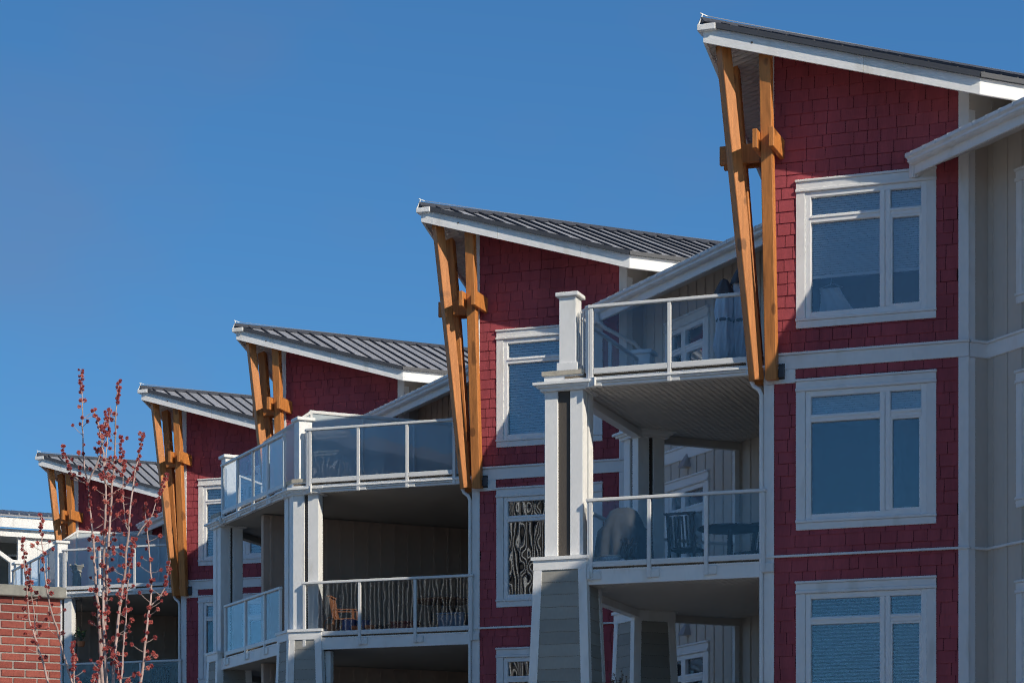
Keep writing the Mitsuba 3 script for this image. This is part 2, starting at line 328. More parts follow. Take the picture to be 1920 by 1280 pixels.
def tower(i):
    B, fr, rd = BLOCK[i], UV[i], RD[i]
    heads = [10.645, 7.705, 4.72]; sills = [8.455, 5.475, 2.49]
    zlow = 1.2 if i else 2.2
    wins = [(.465, 2.54, s, h) for h, s in zip(heads, sills)]
    holes = [(a + .12, b - .12, s + .13, h - .17) for a, b, s, h in wins]
    topf = lambda u: soffit_z(u, 0) + .02
    # backing walls: front, right return, left side, back
    m = MB(); wall_boxes(m, 0.02, W - .02, GZ, 11.2, holes, .004, .16)
    m.raw([(0.02, .004, 11.2), (W - .02, .004, 11.2), (W - .02, .004, topf(W)), (0.02, .004, topf(0)), (0.02, .16, 11.2), (W - .02, .16, 11.2), (W - .02, .16, topf(W)), (0.02, .16, topf(0))],
          [[0, 1, 2], [0, 2, 3], [4, 6, 5], [4, 7, 6], [0, 4, 5], [0, 5, 1], [1, 5, 6], [1, 6, 2], [3, 2, 6], [3, 6, 7], [0, 3, 7], [0, 7, 4]])
    m.hexa([(.02, .165, GZ), (.16, .165, GZ), (.16, W, GZ), (.02, W, GZ), (.02, .165, topf(0) - .05), (.16, .165, topf(0) - .05), (.16, W, soffit_z(0, W)), (.02, W, soffit_z(0, W))])
    put('tower_wall', B, m, 'mat_red_gap', fr)
    cut = [(a, b, s, h) for a, b, s, h in wins] + [(-1, .456, 7.66, 7.861), (.456, 2.86, 7.858, 8.108), (-1, 5, 7.861, 8.108), (-1, 5, 5.085, 5.118), (-1, 5, 2.10, 2.133)]
    shingles(B, fr, .134, W - .134, zlow, 12.7, cut, topf, 100 + i, 300)
    # the left side of the tower (seen only from a step to the left): courses as one piece
    m = MB(); z = 7.9
    side = Frame(fr.at(0, W), -VX, UX)
    while z < 12.4:
        u = .14
        while u < W - .14:
            w_ = rng.choice([.2, .25, .3, .36]); t = min(z + .178, soffit_z(0, W - u) - .02, soffit_z(0, W - u - w_) - .02)
            if t > z + .03: m.hexa([(u, -.014, z), (min(u + w_ - .005, W - .14), -.014, z), (min(u + w_ - .005, W - .14), .02, z), (u, .02, z), (u, -.004, t), (min(u + w_ - .005, W - .14), -.004, t), (min(u + w_ - .005, W - .14), .02, t), (u, .02, t)])
            u += w_
        z += .178
    put('side_shingles', B, m, 'mat_red_0', side, kind='stuff')
    # corner boards and belts
    t0, t1 = soffit_z(0, 0) - .05, soffit_z(W, 0)
    put('corner_board', B, MB().box(-.022, .132, -.026, .012, 8.112, t0, c=.004).box(-.022, .019, .012, .14, 8.112, t0, c=.004), 'mat_white', fr)
    put('corner_board', B, MB().box(-.022, .132, -.026, .012, GZ, 7.656, c=.004).box(-.022, .019, .012, .14, GZ, 7.656, c=.004), 'mat_white', fr)
    bx('corner_board', B, 'mat_white', fr, W - .132, W + .02, -.026, .012, 8.112, t1 - .02)
    bx('corner_board', B, 'mat_white', fr, W - .132, W + .02, -.026, .012, GZ, 7.858)
    Cf = Frame(fr.at(W, 0), RX, DX)        # right return wall, along r
    put('return_wall', B, MB().box(.02, CH + .05, .02, .15, GZ, 10.9).box(.02, 2.4, .021, .15, 10.9, 11.745), 'mat_beige', Cf)
    for x in (.42, .72, 1.02, 1.32): bx('batten', B, 'mat_beige', Cf, x, x + .045, 0, .022, 10.9, 11.70)
    bx('corner_board', B, 'mat_white', Cf, .012, .13, -.006, .02, 8.112, 11.43)
    bx('corner_board', B, 'mat_white', Cf, .012, .13, -.006, .02, GZ, 7.858)
    bx('belt', B, 'mat_white', fr, -.024, W + .022, -.030, .012, 7.862, 8.07)
    put('belt', B, MB().box(-.024, .455, -.030, .012, 7.66, 7.860, c=.003), 'mat_white', fr)
    bx('belt_cap', B, 'mat_white', fr, -.03, W + .03, -.062, .012, 8.072, 8.106)
    for zz in (5.118, 2.133): bx('belt_cap', B, 'mat_white', fr, -.03, W + .03, -.055, .012, zz - .034, zz)
    bx('belt', B, 'mat_white', Cf, .03, CH + .02, -.012, .02, 7.862, 8.07)
    bx('belt_cap', B, 'mat_white', Cf, .035, CH, -.045, .02, 8.072, 8.106)
    for zz in (5.118, 2.133): bx('belt_cap', B, 'mat_white', Cf, .035, CH, -.035, .02, zz - .034, zz)
    # windows
    spec = {0: [(.60, False), (0, False), (1.0, False)], 1: [(1.0, False), (0, True), (0, True)], 3: [(1.0, False), (0, False), (.4, False)]}.get(i, [(1.0, False), (.5, False), (.3, False)])
    for (a, b, s, h), (bl, cu) in zip(wins, spec):
        if h < 3 and i: continue
        window(B, fr, a, b, h, s, bl, blind_top=not cu, glass='mat_pane_wavy' if cu else 'mat_pane', pitch=(.034 if h > 5 else .052) if i == 0 else .05 if i == 1 else .07, slat=.36 if i == 0 and h < 5 else .92)
    roof(i)
    bracket(i)

def roof(i):
    B, fr, rd = BLOCK[i], UV[i], RD[i]
    R = holder('gable_roof', B)
    FD, RB, dB = .235, (UB - OV) / 2 ** .5, (UB + OV) / 2 ** .5     # fascia depth; r and d of the lower fascia corner
    zb = lambda u: ZA - PIT * (u + OV)
    # fascias: front, left side (mirror), right eave along r, left eave
    def rake(mirror):
        P = [(-OV, -OV), (UB, -OV), (UB, -OV + .04), (-OV + .04, -OV + .04)]
        pts = [(x, y, zb(x)) for x, y in P] + [(x, y, zb(x) + FD) for x, y in P]
        if mirror: pts = [(y, x, z) for x, y, z in pts]; pts = pts[:4][::-1] + pts[4:][::-1]
        return MB().hexa(pts)
    put('fascia', R, rake(False), 'mat_fascia', fr); put('fascia', R, rake(True), 'mat_fascia', fr)
    for u_ in ((1.62,), (.75, 2.35), (1.55,), (1.2,), (1.5,), ())[i]:      # butt joints of the front boards
        put('board_joint', R, MB().box(u_, u_ + .006, -OV - .0015, -OV + .01, zb(u_) + .004, zb(u_) + FD - .004), 'mat_stone', fr)
    bh = MB(); bh.lathe([(.017, 0), (.014, .008), (0, .010)], n=12); bh.v = [np.stack([v_[:, 0] - .02, -OV - .001 - v_[:, 2], v_[:, 1] + zb(-.02) + .13], 1) for v_ in bh.v]
    put('bolt_head', R, bh, 'mat_core', fr)
    ze = ZA - SL * dB; r1 = 7.0
    bx('eave_fascia', R, 'mat_fascia', rd, RB + .004, RB + 1.55, -dB, -dB + .04, ze, ze + FD)
    bx('eave_fascia', R, 'mat_fascia', rd, RB + .004, RB + 1.55, dB - .04, dB, ze, ze + FD)
    put('fascia_end', R, MB().hexa([(RB + 1.30, -dB - .003, ze - .14), (RB + 1.56, -dB - .003, ze - .14), (RB + 1.56, -dB + .035, ze - .14), (RB + 1.30, -dB + .035, ze - .14), (RB + 1.2, -dB - .003, ze + .01), (RB + 1.56, -dB - .003, ze + .01), (RB + 1.56, -dB + .035, ze + .01), (RB + 1.2, -dB + .035, ze + .01)]), 'mat_fascia', rd)
    # soffit boards, along u on the left plane and along v on the right plane
    m = MB(); n = 0; v = -OV + .04; bw = .098
    while v < W + .1:
        lo, hi = -OV + .04, min(v, 0.0)
        if v <= 0: hi = v
        a, b = lo, hi if v < .0 else 0.02
        if b - a > .02:
            z = lambda u, vv: soffit_z(u, vv)
            b2 = min(v + bw, b) if v < 0 else b
            m.hexa([(a, v, z(a, v)), (b, v, z(b, v)), (b2, v + bw - .018, z(b2, v + bw - .018)), (a, v + bw - .018, z(a, v + bw - .018)), (a, v, z(a, v) + .02), (b, v, z(b, v) + .02), (b2, v + bw - .018, z(b2, v + bw - .018) + .02), (a, v + bw - .018, z(a, v + bw - .018) + .02)])
        v += bw
    put('soffit_boards', R, m, 'mat_soffit_white', fr, kind='stuff')
    m = MB(); v = -OV + .04
    while v < UB:
        a, b = -OV + .04, (min(v, 0.02))
        if b - a > .02: m.hexa([(v, a, soffit_z(v, a)), (v + bw - .018, a, soffit_z(v + bw, a)), (v + bw - .018, b, soffit_z(v + bw, b)), (v, b, soffit_z(v, b)), (v, a, soffit_z(v, a) + .02), (v + bw - .018, a, soffit_z(v + bw, a) + .02), (v + bw - .018, b, soffit_z(v + bw, b) + .02), (v, b, soffit_z(v, b) + .02)])
        v += bw
    put('soffit_boards', R, m, 'mat_soffit_white', fr, kind='stuff')
    m = MB(); e = .035      # dark lining above the boards
    for s_ in (1, -1):
        pts = [(-OV * 2 ** .5 + .08, 0), (RB, -s_ * (dB - .05)), (r1, -s_ * (dB - .05)), (r1, 0)]
        P = [(r_, d_, ZA + .058 - SL * abs(d_)) for r_, d_ in pts]; Q = [(x, y, z + .03) for x, y, z in P]
        m.hexa(P + Q)
    put('roof_lining', R, m, 'mat_roof_edge', rd)
    # soffit under the eave along r
    Q = [(RB + .03, -dB + .04), (RB + 1.5, -dB + .04), (RB + 1.5, -2.0), (W / 2 ** .5 + .02, -W / 2 ** .5 - .02)]
    P = [(x, y, ZA + .03 - SL * abs(y)) for x, y in Q]; put('eave_soffit', R, MB().hexa(P + [(x, y, z + .02) for x, y, z in P]), 'mat_soffit', rd)
    # standing seam panels on the right plane, one slab on the left
    zt = lambda d: ZA + .303 - SL * abs(d)
    pw, th, lip = .292, .045, .05
    r0 = -OV * 2 ** .5 - lip * 1.4
    dlow = lambda r_: -min((r_ - r0), dB + .05)
    r = r0 + .05; k = 0
    g = np.random.default_rng(50 + i)
    rmax = {0: 6.0, 1: 6.0, 2: 6.0}.get(i, 6.0)
    while r < rmax:
        a, b = r, min(r + pw, rmax); da, db = dlow(a), dlow(b); dz = g.normal(0, .004)
        m = MB()
        if a < RB < b:      # the lower corner
            Rc = -(dB + .05) * -1 + r0
            poly = [(a, 0), (b, 0), (b, db), (Rc, -(dB + .05)), (a, da)]
        else: poly = [(a, 0), (b, 0), (b, db), (a, da)]
        P = [(x, y, zt(y) + dz) for x, y in poly]; Q = [(x, y, z - th) for x, y, z in P]; nP = len(P)
        f = [[0, j + 1, j] for j in range(1, nP - 1)] + [[nP, nP + j, nP + j + 1] for j in range(1, nP - 1)]
        for j in range(nP): q = (j + 1) % nP; f += [[j, q, nP + q], [j, nP + q, nP + j]]
        m.raw(P + Q, f)
        put('roof_panel', R, m, f'mat_roof_{g.integers(3)}', rd)
        if abs(da) > .12:
            w2 = .020
            s = MB().hexa([(a - w2, da, zt(da) - .01), (a + w2, da, zt(da) - .01), (a + w2, -.01, zt(0) - .01), (a - w2, -.01, zt(0) - .01), (a - w2 * .6, da, zt(da) + .034), (a + w2 * .6, da, zt(da) + .034), (a + w2 * .6, -.01, zt(0) + .034), (a - w2 * .6, -.01, zt(0) + .034)])
            put('roof_seam', R, s, 'mat_roof_rib', rd)
        r += pw
    m = MB(); P = [(r0 + .05, 0), (rmax, 0), (rmax, dB + .05), ((dB + .05) + r0, dB + .05)]
    P = [(x, y, zt(y)) for x, y in P]; m.hexa([(x, y, z - th) for x, y, z in P] + P)
    put('roof_slope', R, m, 'mat_roof_1', rd)
    Rc = (dB + .05) + r0; q = lambda r_, d_, o: np.array([r_ - .004, d_ - .004, zt(d_) + o])
    put('drip_edge', R, MB().beam(q(r0 + .04, -.02, -.022), q(Rc, -(dB + .05), -.022), .03, .078, (0, 0, 1)).beam(q(Rc, -(dB + .05), -.022), q(rmax, -(dB + .05), -.022), .03, .07, (0, 0, 1)), 'mat_roof_edge', rd)
    put('ridge_cap', R, MB().hexa([(r0 + .03, -.11, zt(.11) + .012), (rmax, -.11, zt(.11) + .012), (rmax, .11, zt(.11) + .012), (r0 + .03, .11, zt(.11) + .012), (r0 + .03, -.008, zt(0) + .062), (rmax, -.008, zt(0) + .062), (rmax, .008, zt(0) + .062), (r0 + .03, .008, zt(0) + .062)]), 'mat_roof_edge', rd)
    # white cap box over the tip, the cable strut and the cable along the ridge
    put('tip_cap', R, MB().box(-OV - .075, -OV + .20, -OV - .075, -OV + .20, ZA + .155, ZA + .245, c=.006), 'mat_fascia', fr)
    zt0 = ZA + .30; x0 = r0
    m = MB().beam((x0 - .02, 0, zt0 - .08), (x0 + .06, 0, zt0 + .11), .022, .015).beam((x0 + .02, 0, zt0 + .12), (x0 + .14, 0, zt0 + .09), .018, .012)
    put('cable_strut', R, m, 'mat_fascia', rd)
    put('ridge_cable', R, MB().tube([(x0 + .12, 0, zt0 + .095), (x0 + 1.5, 0, zt0 + .075), (x0 + 4, 0, zt0 + .06), (rmax, 0, zt0 + .07)], .006, 5), 'mat_steel', rd)

def bracket(i):
    B, fr = BLOCK[i], UV[i]
    K = holder('timber_bracket', B); s = .17; zt = 12.55
    # outer strut on the diagonal, one strut off each wall face
    A0, A1 = np.array([-.11, -.11, 7.72]), np.array([-.515, -.515, ZA - .0])
    m = MB(); d = A1 - A0
    # the diagonal strut's section is turned 45 degrees
    P, Q = fr(A0), fr(A1); m.beam(P, Q, s, s, RX, c=.008); put('strut', K, m, 'mat_cedar')
    m = MB().beam((.13, -.135, 7.70), (.13, -.53, ZA - .10), s, s, (1, 0, 0), c=.008); put('strut', K, m, 'mat_cedar', fr)
    m = MB().beam((-.135, .13, 7.70), (-.53, .13, ZA - .10), s, s, (1, 0, 0), c=.008); put('strut', K, m, 'mat_cedar', fr)
    z0, z1 = 10.985, 11.265
    for a in (.045 - .075, .217):
        put('collar_beam', K, MB().box(a, a + .072, -.70, .01, z0, z1, c=.006), 'mat_cedar', fr)
        put('collar_beam', K, MB().box(-.70, .01 - .03, a, a + .072, z0 + .001, z1 + .001, c=.006), 'mat_cedar', fr) if a > 0 else put('collar_beam', K, MB().box(-.70, -.04, a, a + .072, z0 + .001, z1 + .001, c=.006), 'mat_cedar', fr)
    put('bracket_plate', K, MB().box(.03, .30, -.045, -.027, 7.72, 7.95).box(.222, .30, -.12, -.046, 7.74, 7.90), 'mat_roof_edge', fr)
    m = MB()
    for z in (7.86, 7.93): m.box(.222, .235, -.16, -.145, z, z + .014)
    put('bolts', K, m, 'mat_steel', fr)

for i in range(5): tower(i)
BLOCK.append(BLOCK[0]); roof(5)      # the next tower of the row, to the right of the frame, shades the nearest pier
put('next_tower_wall', BLOCK[0], MB().box(0, W, 0, W, GZ, 11.3), 'mat_red_0', UV[5])

# ------------------------------------------------------------------ main walls along the row, with their low roofs
def main_wall(i, d0, d1, wins, wall='mat_beige', step=.31, eave=True, ends=(True, True), z_win=None):
    B, rd = BLOCK[i], RD[i]
    A = Frame(rd.at(R_MAIN, d1), -DX, RX)      # x runs to the right (towards -d), y into the wall
    L = d1 - d0; X = lambda d_: d1 - d_
    heads = [10.42, 7.545, 4.56]; sills = [8.50, 5.60, 2.62]
    H = [(X(b), X(a), s, h) for a, b in wins for s, h in zip(sills, heads)]
    Wl = holder('batten_wall', B)
    m = MB(); wall_boxes(m, 0, L, GZ, 11.02, [(a + .12, b - .12, s + .13, h - .17) for a, b, s, h in H], 0, .15)
    put('wall_board', Wl, m, wall, A)
    x = .12; n = 0
    while x < L:
        segs = [(GZ, 11.0)]
        for a, b, s, h in H:
            if a - .03 < x < b + .03:
                segs = [q for z0, z1 in segs for q in ((z0, min(z1, s)), (max(z0, h), z1)) if q[1] - q[0] > .06]
        for z0, z1 in segs:
            for c0, c1 in ((8.11, 11.0), (5.12, 7.858), (GZ, 5.08)):
                a, b = max(z0, c0), min(z1, c1)
                if b - a > .06 and b > 1: put('batten', Wl, MB().box(x - .022, x + .022, -.02, .003, a, b), wall, A)
        x += step
    bx('belt', Wl, 'mat_white', A, 0, L - .02, -.028, .01, 7.862, 8.07); bx('belt_cap', Wl, 'mat_white', A, 0, L - .025, -.058, .01, 8.072, 8.106)
    bx('belt_cap', Wl, 'mat_white', A, 0, L - .03, -.05, .01, 5.084, 5.118)
    for a, b, s, h in H:
        if h < 5 and i != 0: continue
        window(B, A, a, b, h, s, 0.0, mull=.47 if b - a < 1.4 else .33, blind_top=False)
    return A

def main_roof(i, d0, d1, pipe=None):
    B, rd = BLOCK[i], RD[i]; R = holder('low_roof', B); re = 1.5
    bx('fascia', R, 'mat_white', rd, re, re + .035, d0, d1, 10.54, 10.76)
    bx('end_board', R, 'mat_white', rd, re - .02, re + .035, d1 + .002, d1 + .10, 10.50, 10.80)
    P = [(re + .04, 10.50), (R_MAIN, 10.56 + .42 * (R_MAIN - re)), (R_MAIN, 10.82 + .42 * (R_MAIN - re)), (re + .04, 10.82)]
    for dd in (d0, d1 - .03): put('end_board', R, MB().hexa([(a, dd, z) for a, z in P] + [(a, dd + .03, z) for a, z in P]), 'mat_white', rd)
    m = MB()      # gutter: ogee profile swept along d
    prof = [(re - .002, 10.675), (re - .085, 10.675), (re - .115, 10.70), (re - .115, 10.735), (re - .15, 10.765), (re - .15, 10.815), (re - .13, 10.815), (re - .13, 10.79), (re - .002, 10.79)]
    V = [(a, d0, z) for a, z in prof] + [(a, d1, z) for a, z in prof]; n = len(prof)
    m.raw(V, [t for k in range(n - 1) for t in ([k, k + 1, n + k + 1], [k, n + k + 1, n + k])]); put('gutter', R, m, 'mat_white', rd)
    P = [(re + .036, d0, 10.56), (R_MAIN + .1, d0, 10.56 + .42 * (R_MAIN + .064 - re)), (R_MAIN + .1, d1, 10.56 + .42 * (R_MAIN + .064 - re)), (re + .036, d1, 10.56)][::-1]
    put('eave_soffit', R, MB().hexa(P + [(x, y, z + .02) for x, y, z in P]), 'mat_soffit', rd)
    pw = .30; d = d0; g = np.random.default_rng(70 + i); za = lambda r_: 10.845 + .42 * (r_ - re)
    while d < d1 - .02:
        e = min(d + pw, d1); t = .03
        P = [(re + .02, d, za(re + .02)), (6.4, d, za(6.4)), (6.4, e, za(6.4) + t), (re - .16, e, za(re - .16) + t + .01)]
        m = MB().hexa([(x, y, z - h) for (x, y, z), h in zip(P, (.014, .03, .03, .062))][::-1] + P[::-1])
        put('roof_panel', R, m, 'mat_roof_light', rd)
        d = e
    m = MB().hexa([(6.4, d0, GZ), (6.5, d0, GZ), (6.5, d1, GZ), (6.4, d1, GZ), (6.4, d0, za(6.4)), (6.5, d0, za(6.4)), (6.5, d1, za(6.4)), (6.4, d1, za(6.4))])
    m.hexa([(6.4, d0, za(6.4) - .05), (12, d0, za(.8) - .05), (12, d1, za(.8) - .05), (6.4, d1, za(6.4) - .05), (6.4, d0, za(6.4)), (12, d0, za(.8)), (12, d1, za(.8)), (6.4, d1, za(6.4))])
    put('rear_slope', R, m, 'mat_roof_1', rd)
    if pipe:
        q = lambda r_, z: (r_, pipe, z)
        put('downpipe', R, MB().tube([q(re - .05, 10.72), q(re - .05, 10.55), q(re + .12, 10.42), q(R_MAIN - .25, 10.2), q(R_MAIN - .08, 10.05), q(R_MAIN - .08, 5.3)], .04, 8), 'mat_white', rd, smooth=40)

main_wall(0, -12.0, -2.10, [(-4.6, -2.81), (-8.5, -6.6)], step=.345); main_roof(0, -12.0, -1.66)
SEG = [(0, 10.5303), (1, 10.5557), (2, 7.3372), (3, 10.2589)]
for i, sp in SEG:
    wins = [(5.98, 7.55)] if sp > 9 else []
    main_wall(i, 2.05, sp - 2.10, wins, wall='mat_beige' if i == 0 else 'mat_tan', step=.31)
    main_roof(i, 1.66, sp - 1.66, pipe=8.3 if i == 0 else None)

# ------------------------------------------------------------------ balconies
def railing(parent, P, Q, z, posts, foot=.0, pickets=(), name='railing', ends=True, glass='mat_glass'):
    """glass railing from P to Q (seen from outside P is on the left); z = deck level; posts: distances from P"""
    R = holder(name, parent); fr, L = line_frame(P, Q)
    zb, zt = z + .0, z + 1.045
    put('top_rail', R, MB().box(posts[0] - .05 if ends else 0, posts[-1] + .05 if ends else L, -.045, .03, zt - .05, zt, c=.008), 'mat_alu', fr)
    for a, b in zip(posts[:-1], posts[1:]):
        put('bottom_rail', R, MB().box(a + .031, b - .031, -.025, .02, zb + .0, zb + .085, c=.006), 'mat_alu', fr)
        m = MB().quad((a + .03, 0, zb + .08), (b - .03, 0, zb + .08), (b - .03, 0, zt - .05), (a + .03, 0, zt - .05)); put('glass_pane', R, m, glass, fr)
    for a in posts:
        m = MB().box(a - .03, a + .03, -.03, .025, zb - .16 - foot, zt - .051, c=.006)
        put('post', R, m, 'mat_alu', fr)
        put('post_foot', R, MB().box(a + .031, a + .16, -.018, .02, zb - .19 - foot, zb - .06 - foot, c=.004).box(a - .034, a + .034, -.034, .03, zb - .2 - foot, zb - .06 - foot, c=.008), 'mat_alu', fr)
    for a in pickets:
        put('picket', R, MB().box(a - .009, a + .009, -.009, .009, zb + .03, zt - .051), 'mat_alu', fr)
    return R

def pedestal(parent, fr, a, b, z, s=.27, h=1.13, base=True):
    K = holder('pedestal', parent)
    bx('shaft', K, 'mat_white', fr, a - s / 2, a + s / 2, b - s / 2, b + s / 2, z, z + h)
    bx('cap', K, 'mat_white', fr, a - s / 2 - .05, a + s / 2 + .05, b - s / 2 - .05, b + s / 2 + .05, z + h + .001, z + h + .065, c=.008)
    if base: bx('skirt', K, 'mat_white', fr, a - s / 2 - .03, a + s / 2 + .03, b - s / 2 - .03, b + s / 2 + .03, z + .001, z + .12)

def capital(parent, fr, poly, z):
    """slate topped block and crown moulding over a column, z = underside"""
    K = holder('capital', parent); p = Polygon(poly)
    o = lambda e: p.buffer(e, join_style=2)
    put('crown', K, MB().prism(o(.03), z, z + .05).prism(o(.075), z + .05, z + .085).prism(o(.12), z + .085, z + .125), 'mat_white', fr)
    put('block', K, MB().prism(o(-.02), z + .1255, z + .24), 'mat_white', fr)
    put('slate_top', K, MB().prism(o(.01), z + .2405, z + .305), 'mat_stone', fr)

def pier(parent, fr, poly, z1, z0, grow, seed=0):
    """tapered pier with lap siding, corner boards and a flat cap; poly is counter-clockwise, sizes at the top"""
    K = holder('pier', parent); P = np.array(poly, float); c = P.mean(0); n = len(P); g = np.random.default_rng(seed)
    H = z1 - z0; at = lambda z: [c + (p - c) * (1 + grow * (z1 - z) / H) for p in P]
    sh = Polygon(poly)
    put('cap', K, MB().prism(sh.buffer(.06, join_style=2), z1 + .001, z1 + .05).prism(sh.buffer(.03, join_style=2), z1 - .15, z1), 'mat_white', fr)
    A, B_ = at(z0), at(z1 - .15); m = MB()
    V = [(*q, z0) for q in A] + [(*q, z1 - .15) for q in B_]
    m.raw(V, [t for k in range(n) for t in ([k, (k + 1) % n, n + (k + 1) % n], [k, n + (k + 1) % n, n + k])]); put('core', K, m, 'mat_core', fr)
    def pt(z, k, s, off):      # point on face k at distance s from its start (negative: from its end), pushed outwards
        q = at(z); a, b = q[k], q[(k + 1) % n]; e = (b - a); L = np.linalg.norm(e); e /= L; nn = np.array([e[1], -e[0]])
        return (*(a + e * (s if s >= 0 else L + s) + nn * off), z)
    bw = .115
    for k in range(n):
        for s0, s1 in ((-.0195, bw), (-bw, -1e-9)):
            if s0 == -.0195:
                f = lambda z, s, off: pt(z, k, s, off) if s >= 0 else tuple(np.array(pt(z, k, 0, off)) + 0)
                q = [pt(z0, k, 0, .02), pt(z0, k, s1, .02), pt(z0, k, s1, 0), pt(z0, k, 0, 0), pt(z1 - .151, k, 0, .02), pt(z1 - .151, k, s1, .02), pt(z1 - .151, k, s1, 0), pt(z1 - .151, k, 0, 0)]
            else:
                e = np.array(pt(z0, k, -1e-9, 0)) - np.array(pt(z0, k, 0, 0)); e /= np.linalg.norm(e); x = e * .0195
                t = lambda z, off: tuple(np.array(pt(z, k, -1e-9, off)) + x)
                q = [pt(z0, k, s0, .02), t(z0, .02), t(z0, 0), pt(z0, k, s0, 0), pt(z1 - .151, k, s0, .02), t(z1 - .151, .02), t(z1 - .151, 0), pt(z1 - .151, k, s0, 0)]
            put('corner_board', K, MB().hexa(q), 'mat_white', fr)
        z = z1 - .151; h = .19
        while z > max(z0, 1.5):
            a, b = z - h + .003, z
            q = [pt(a, k, bw, .013), pt(a, k, -bw, .013), pt(a, k, -bw, 0), pt(a, k, bw, 0), pt(b, k, bw, .003), pt(b, k, -bw, .003), pt(b, k, -bw, 0), pt(b, k, bw, 0)]
            put('siding_board', K, MB().hexa(q), f'mat_siding_{g.integers(3)}', fr); z -= h
    return K

def deck(parent, fr, poly, z, crown_edges=(), boards=None, thick=.2, top=False, fascia_edges=()):
    """balcony floor: poly in frame, z = walking level; edges listed by index get a fascia (and a crown moulding)"""
    K = holder('balcony_floor', parent); p = Polygon(poly)
    put('slab', K, MB().prism(p.buffer(-.03), z - thick + .03, z - .045), 'mat_stucco', fr)
    put('decking', K, MB().prism(p.buffer(-.008), z - .044, z - .004), 'mat_deckwood', fr)
    inner = p.buffer(-.045)
    if boards:
        m = MB(); a0, b0, a1, b1 = p.bounds; x = a0
        while x < a1:
            q = inner.intersection(sbox(x, b0, x + boards - .016, b1)); x += boards
            for t in (q.geoms if hasattr(q, 'geoms') else [q]):
                if not t.is_empty and t.area > .002: m.prism(t, z - thick + .008, z - thick + .022)
        put('soffit_boards', K, m, 'mat_soffit', fr, kind='stuff')
    else: put('soffit', K, MB().prism(inner, z - thick + .012, z - thick + .0295), 'mat_stucco', fr)
    V = np.array(poly)
    for k in fascia_edges:
        A, B_ = V[k], V[(k + 1) % len(V)]
        f2, L = line_frame(fr.at(*A), fr.at(*B_))
        put('fascia', K, MB().box(0, L, -.012, .028, z - thick, z - .05, c=.003).box(0, L, -.022, .0, z - .075, z - .049), 'mat_white', f2)
        if k in crown_edges:
            put('crown', K, MB().box(-.03, L + .03, -.045, -.012, z - thick + .0, z - thick + .045, c=.006).box(-.05, L + .05, -.075, -.012, z - thick + .046, z - thick + .075, c=.006).box(-.07, L + .07, -.105, -.012, z - thick + .076, z - thick + .11, c=.006), 'mat_white', f2)

def cluster(parent, fr, posts, z0, z1, s=.21, core=None):
    K = holder('column', parent)
    for a, b in posts: bx('post', K, 'mat_white', fr, a, a + s, b, b + s, z0, z1, c=.006)
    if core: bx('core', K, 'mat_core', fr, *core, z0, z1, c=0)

def cross_wall(parent, fr, x, r0, r1, z0, z1, face=-1):
    """batten-clad party wall in the plane d = x"""
    K = holder('party_wall', parent); bx('wall_board', K, 'mat_tan', fr, r0, r1, x, x + .14, z0, z1, c=0)
    a = r0 + .15
    while a < r1: put('batten', K, MB().box(a, a + .05, x - .022, x + .002, z0, z1), 'mat_tan', fr); a += .3

